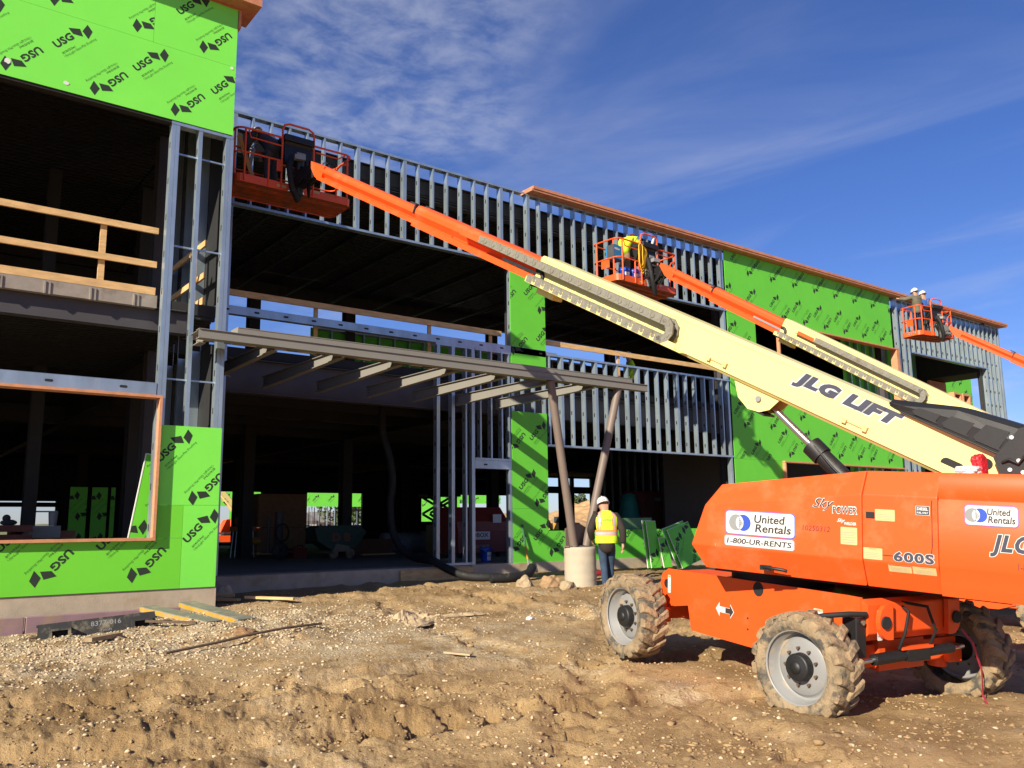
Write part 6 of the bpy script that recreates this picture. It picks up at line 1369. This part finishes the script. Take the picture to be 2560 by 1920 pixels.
# left wing interior
boxed('pallet_stack', 'stack of dark red pallets with a round bundle on top inside the left window', 'stack', F_(1.95, 18.5, 0), [('pallet', mat('dark red boards', (.14, .045, .035), .85, var=.2), lambda b: [b.b2((-.75, -.5, .02+.17*k), (.75, .5, .14+.17*k)) for k in range(6)]), ('bundle', mGreyCl, lambda b: (b.sphere((.38, 0, 1.12), .07, 0, 14), b.sphere((.42, 0, 1.04), .12, 0, 12, (1.2, 1, .5))))])
boxed('pallet_stack', 'lower stack of dark boards beside the red one inside the left window', 'stack', F_(3.05, 19.3, 0) @ Matrix.Diagonal((.6, .8, 1.36, 1)), [('pallet', mCard, lambda b: [b.b2((-.9, -.5, .02+.17*k), (.9, .5, .14+.17*k)) for k in range(4)])])
boxed('metal_bin', 'pale grey metal bin seen through the left window', 'bin', F_(3.12, 18.6, 0) @ Matrix.Translation((0, 0, .98)) @ Matrix.Scale(.42, 4), [('bin_body', mGreyP, lambda b: (b.lathe([(.16, 0), (.2, .5), (.2, .62), (0, .62)], (0,0,0), (0,0,1), 18), b.b2((-.7, -.2, .6), (.15, .2, .66)), b.b2((-1.2, -.3, -.55), (.3, .3, -.01))))])
# right bay interior
boxed('tarp_roll', 'teal tarpaulin bundle standing inside the right bay', 'tarp', F_(21.55, 21.5, 0), [('tarp', mTeal, lambda b: b.lathe([(.42, 0), (.38, .5), (.40, 1.0), (.30, 1.6), (.24, 1.9), (0, 1.95)], (0,0,0), (0,0,1), 16))])
boxed('storage_box', 'brown red site box behind the loose green boards in the right bay', 'site box', F_(22.9, 21.8, 0) @ Matrix.Diagonal((.85, 1, 1, 1)), [('box_body', mat('brown red box', (.17, .055, .045), .6), lambda b: b.b2((-.95, -.45, .1), (.95, .45, 1.95))), ('plate', mGreyP, lambda b: b.b2((-.25, -.455, 1.68), (.1, -.452, 1.80))), ('lid', mRedJob, lambda b: b.b2((-.97, -.47, 1.955), (.97, .47, 2.02)))])
boxed('carton_stack', 'stack of brown cartons in the right bay behind the orange hood', 'cartons', F_(25.5, 22.5, 0), [('carton', mCard, lambda b: [b.b2((-.9+.62*i, -.4, .05+.45*k), (-.32+.62*i, .4, .47+.45*k)) for i in range(3) for k in range(3)])])
for k, (x, lab) in enumerate(((23.9, 'left of the three small timber framed windows in the dark right bay'), (24.8, 'middle of the three small timber framed windows in the dark right bay'))):
    pass
# ------------------------------------------------------------------ beyond the building
def tree(label, x, y, h, r, seed, z0=.4):
    t = thing('tree', label, 'tree', (x, y, z0), 'trees on the ridge'); rg = random.Random(seed)
    mb = MB(); mb.tube([(0,0,0), (.1, 0, h*.45), (0, .1, h*.8)], [h*.035, h*.022, h*.008], 7)
    for k in range(5): a = rg.uniform(0, 6.3); mb.tube([(0,0,h*(.3+.08*k)), (math.cos(a)*r*.6, math.sin(a)*r*.6, h*(.45+.09*k))], [h*.012, h*.004], 5)
    mb.build('trunk', mBark, t)
    mb = MB(); cl = [(rg.gauss(0, r*.42), rg.gauss(0, r*.42), h*rg.uniform(.35, .95), r*rg.uniform(.25, .45)) for _ in range(16)]
    for _ in range(2600):
        cx, cy, cz, cr = rg.choice(cl); d = V((rg.gauss(0,1), rg.gauss(0,1), rg.gauss(0,1))).normalized()*cr*rg.uniform(.5, 1.05); p = V((cx, cy, cz))+d
        a = V((rg.gauss(0,1), rg.gauss(0,1), rg.gauss(0,1))).normalized()*h*.035; b = a.cross(V((rg.gauss(0,1), rg.gauss(0,1), rg.gauss(0,1)))).normalized()*h*.022
        mb.add([p-a-b, p+a-b, p+a+b, p-a+b], [(0,1,2,3)])
    mb.build('crown', mLeaf, t)
# spoil heap behind the right bay, hill and ridge
def heap(name, cx, cy, rx, ry, h, seed, m, n=70, kind='structure', z0=.2, rough=.22):
    u = np.linspace(-1, 1, n); A, B = np.meshgrid(u, u, indexing='ij'); r = np.sqrt(A**2+B**2); z = np.clip(1-r**2, -.2, 1)**.8 if False else np.where(r < 1, np.cos(np.clip(r, 0, 1)*PI/2)**.7, -.1)
    X = cx+A*rx; Y = cy+B*ry; Zz = z0+h*z*(1+rough*2*fbm(X*.25+seed, Y*.25, 4, seed))+h*rough*fbm(X*.9, Y*.9, 4, seed+5)*np.clip(z*3, 0, 1)
    me = bpy.data.meshes.new(name); vs = np.stack([X, Y, Zz], -1).reshape(-1, 3)
    i, j = np.meshgrid(np.arange(n-1), np.arange(n-1), indexing='ij'); f = np.stack([i*n+j, (i+1)*n+j, (i+1)*n+j+1, i*n+j+1], -1).reshape(-1, 4)
    me.from_pydata(vs.tolist(), [], f.tolist()); me.polygons.foreach_set('use_smooth', [True]*len(me.polygons)); me.materials.append(m)
    o = bpy.data.objects.new(name, me); COL.objects.link(o); o['kind'] = kind; return o
mSpoil = mat('spoil dirt', (.46, .285, .13), .97, var=.3, vscale=.7, bump=.6, bscale=5, dirt=(.30, .17, .075), dscale=.6, dlo=.5, dhi=.7)
heap('dirt_hill', 74, 74, 17, 10, 4.0, 3, mSpoil, 110); heap('dirt_hill', 52, 62.5, 9, 4.5, 1.9, 8, mSpoil, 70)
heap('dirt_hill', 90, 112, 24, 14, 3.4, 12, mSpoil, 80)
heap('hills', 60, 330, 160, 60, 3.5, 21, mat('far meadow', (.16, .17, .07), .95, var=.3, vscale=.03), 60, rough=.1); heap('hills', -60, 420, 200, 80, 5, 25, mat('far brown field', (.22, .18, .12), .95, var=.3, vscale=.03), 50, rough=.1)
for k, (x, y, h, r, lab) in enumerate(((88.6, 100, 3.4, 1.7, 'round dark tree on the dirt ridge between the slanting columns'), (91.0, 101, 2.9, 1.4, 'smaller tree right of the round one on the dirt ridge'), (93.5, 104, 2.4, 1.6, 'low tree at the right end of the row on the ridge'))): tree(lab, x, y, h, r, 5+k, 2.6)
tree('distant tree beside the far house seen through the rear window', 100, 196, 9, 7, 31, 0)
hs = thing('far_house', 'far pale house with a grey roof seen through the rear window studs', 'house', (90, 200, 0))
mb = MB(); mb.b2((83, 200, 0), (92, 209, 3.3)); mb.b2((92, 202, 0), (98, 209, 2.9)); mb.build('wall', mHouse, hs, world=True)
mb = MB(); mb.prism([(-.6, 3.3), (9.6, 3.3), (9.0, 3.5), (4.5, 6.3), (0, 3.5)], 199.4, 209.5, ((1,0,0), (0,0,1), (0,1,0), (83, 0, 0))); mb.prism([(199.8+1.5, 2.9), (209.6, 2.9), (205.5, 5.6)], 92.1, 99, ((0,1,0), (0,0,1), (1,0,0), (0,0,0))); mb.build('roof', mRoofG, hs, world=True)
for x in (84.2, 86.4, 89.0, 93.2, 95.6): mb = MB(); mb.b2((x, 199.9 if x < 92 else 201.9, 1.0), (x+1.1, 199.98 if x < 92 else 201.98, 2.4)); mb.build('window', mGlassD, hs, world=True)
ex = thing('excavator', 'yellow excavator standing beyond the right bay at the foot of the dirt hill', 'excavator', (40.5, 47.8, .5))
mb = MB(); mb.b2((40.6, 47.9, .5), (42.6, 48.3, .85)); mb.b2((40.6, 49.6, .5), (42.6, 50.0, .85)); mb.build('track', mRubber, ex, world=True, bevel=.15)
mb = MB(); mb.b2((41.3, 48.0, .9), (43.0, 49.9, 1.75)); mb.build('body', mYellow, ex, world=True, bevel=.06)
mb = MB(); mb.b2((41.2, 48.0, 1.75), (41.9, 48.9, 2.2)); mb.build('cab', mGlassD, ex, world=True, bevel=.05)
mb = MB(); mb.bar((41.3, 49.2, 1.3), (40.6, 49.0, 2.0), .2, .22); mb.bar((40.6, 49.0, 2.0), (39.9, 48.8, 1.4), .16, .2); mb.b2((39.6, 48.4, 1.0), (40.1, 49.2, 1.5)); mb.build('digging_arm', mBlack, ex, world=True)
tr_ = thing('tractor', 'small dark tractor with a cab outside the rear window', 'tractor', (25, 49.5, .4))
mb = MB(); mb.b2((24.2, 49, .9), (26.4, 50.2, 1.75)); mb.build('body', mBlack, tr_, world=True, bevel=.05)
mb = MB(); mb.b2((24.6, 49.05, 2.62), (25.9, 50.1, 2.72)); [mb.b2((x, y, 1.75), (x+.07, y+.07, 2.62)) for x in (24.65, 25.8) for y in (49.1, 50.0)]; mb.build('cab', mBlack, tr_, world=True)
for x in (24.4, 26.1): mb = MB(); mb.lathe([(.2, -.15), (.6, -.15), (.65, 0), (.6, .15), (.2, .15)], (x, 49, .95), (0,1,0), 22); mb.build('wheel', mRubber, tr_, world=True)
ru = thing('rooftop_unit', 'white rooftop unit behind the upper floor rail', 'rooftop unit', (24.5, 30, 5.2))
mb = MB(); mb.b2((21.0, 29.2, 5.3), (24.6, 31.5, 9.1)); mb.build('casing', mWhFilm, ru, world=True, bevel=.03); mb = MB(); mb.b2((20.8, 29.0, 9.12), (24.8, 31.7, 9.25)); mb.build('lid', mGreyP, ru, world=True)
# scissor lift silhouette by the rear window
sl = thing('scissor_lift', 'dark scissor lift standing before the green rear window', 'scissor lift', (21.6, 34.0, .72))
mb = MB(); mb.b2((20.9, 33.5, .9), (22.5, 34.3, 1.4)); mb.build('base', mBlack, sl, world=True, bevel=.03)
mb = MB()
for k in range(2):
    for y in (33.6, 34.2): mb.bar((21.0, y, 1.45+.75*k), (22.4, y, 2.15+.75*k), .06, .1); mb.bar((22.4, y+.05, 1.45+.75*k), (21.0, y+.05, 2.15+.75*k), .06, .1)
mb.build('scissor_arm', mBlack, sl, world=True)
mb = MB(); mb.b2((20.8, 33.5, 2.95), (22.6, 34.3, 3.05)); mb.build('platform', mBlack, sl, world=True)

# ------------------------------------------------------------------ stones and clods scattered over the dirt
def blobs(name, label, cat, pts, sizes, m, seed, flat_=.7):
    rg = np.random.default_rng(seed); base = []
    for q in range(8):
        bm = bmesh.new(); bmesh.ops.create_icosphere(bm, subdivisions=1, radius=1)
        for v in bm.verts: v.co *= rg.uniform(.52, 1.32)
        base.append((np.array([v.co[:] for v in bm.verts]), np.array([[v.index for v in f.verts] for f in bm.faces]))); bm.free()
    Vs, Fs = [], []; off = 0
    for (x, y, z), s in zip(pts, sizes):
        b, f = base[rg.integers(8)]; a = rg.uniform(0, 6.28); c_, s_ = math.cos(a), math.sin(a)
        k = b*np.array([s*rg.uniform(.8, 1.4), s*rg.uniform(.7, 1.1), s*flat_*rg.uniform(.6, 1.1)]); k = k @ np.array([[c_, s_, 0], [-s_, c_, 0], [0, 0, 1]])
        Vs.append(k+[x, y, z+s*.12]); Fs.append(f+off); off += len(b)
    vs = np.concatenate(Vs); fs = np.concatenate(Fs); me = bpy.data.meshes.new(name)
    me.vertices.add(len(vs)); me.vertices.foreach_set('co', vs.ravel()); me.loops.add(fs.size); me.loops.foreach_set('vertex_index', fs.ravel()); me.polygons.add(len(fs)); me.polygons.foreach_set('loop_start', np.arange(len(fs))*3); me.update(calc_edges=True); me.validate(); me.materials.append(m)
    o = bpy.data.objects.new(name, me); COL.objects.link(o); tag(o, label, cat, kind='stuff'); return o
def scatter(n, seed, fn):
    rg = np.random.default_rng(seed); r = 4.2+14*rg.random(n*3)**1.25; a = np.radians(rg.uniform(4, 71, n*3)); x, y = np.sin(a)*r, np.cos(a)*r
    ok = (fn(x, y) > rg.random(n*3)) & ~((y > 13.2) & (x < 4.7)) & (y < 16.4); x, y = x[ok][:n], y[ok][:n]; return x, y, gh(x, y)
def churn(x, y): return np.clip(fbm(x*.9, y*.9, 3, 91)*3.0+.45, .06, 1)
x, y, z = scatter(420, 15, lambda x, y: churn(x, y)**2.5); sz = rng.gamma(2.2, .013, len(x))+.012; blobs('mud_lumps', 'larger lumps of broken brown mud', 'dirt', zip(x, y, z-.008), np.clip(sz, .012, .06), mClod, 11, .55)
x, y, z = scatter(12000, 5, churn); sz = rng.gamma(1.5, .0050, len(x))+.004; blobs('dirt_clods', 'brown clods broken out of the churned mud', 'dirt', zip(x, y, z), np.clip(sz, .004, .024), mClod, 1)
def grav(x, y): return np.clip(1.25-np.hypot((x-2.4)/5.0, (y-11.4)/1.9), .02, 1)+np.clip(fbm(x*.7+3, y*.7, 3, 97)*3-.45, 0, .6)
x, y, z = scatter(26000, 6, grav); sz = rng.gamma(2.0, .0046, len(x))+.004; blobs('crushed_stone', 'pale crushed stone scattered over the dirt', 'gravel', zip(x, y, z), np.clip(sz, .004, .024), mGravel, 2, .8)
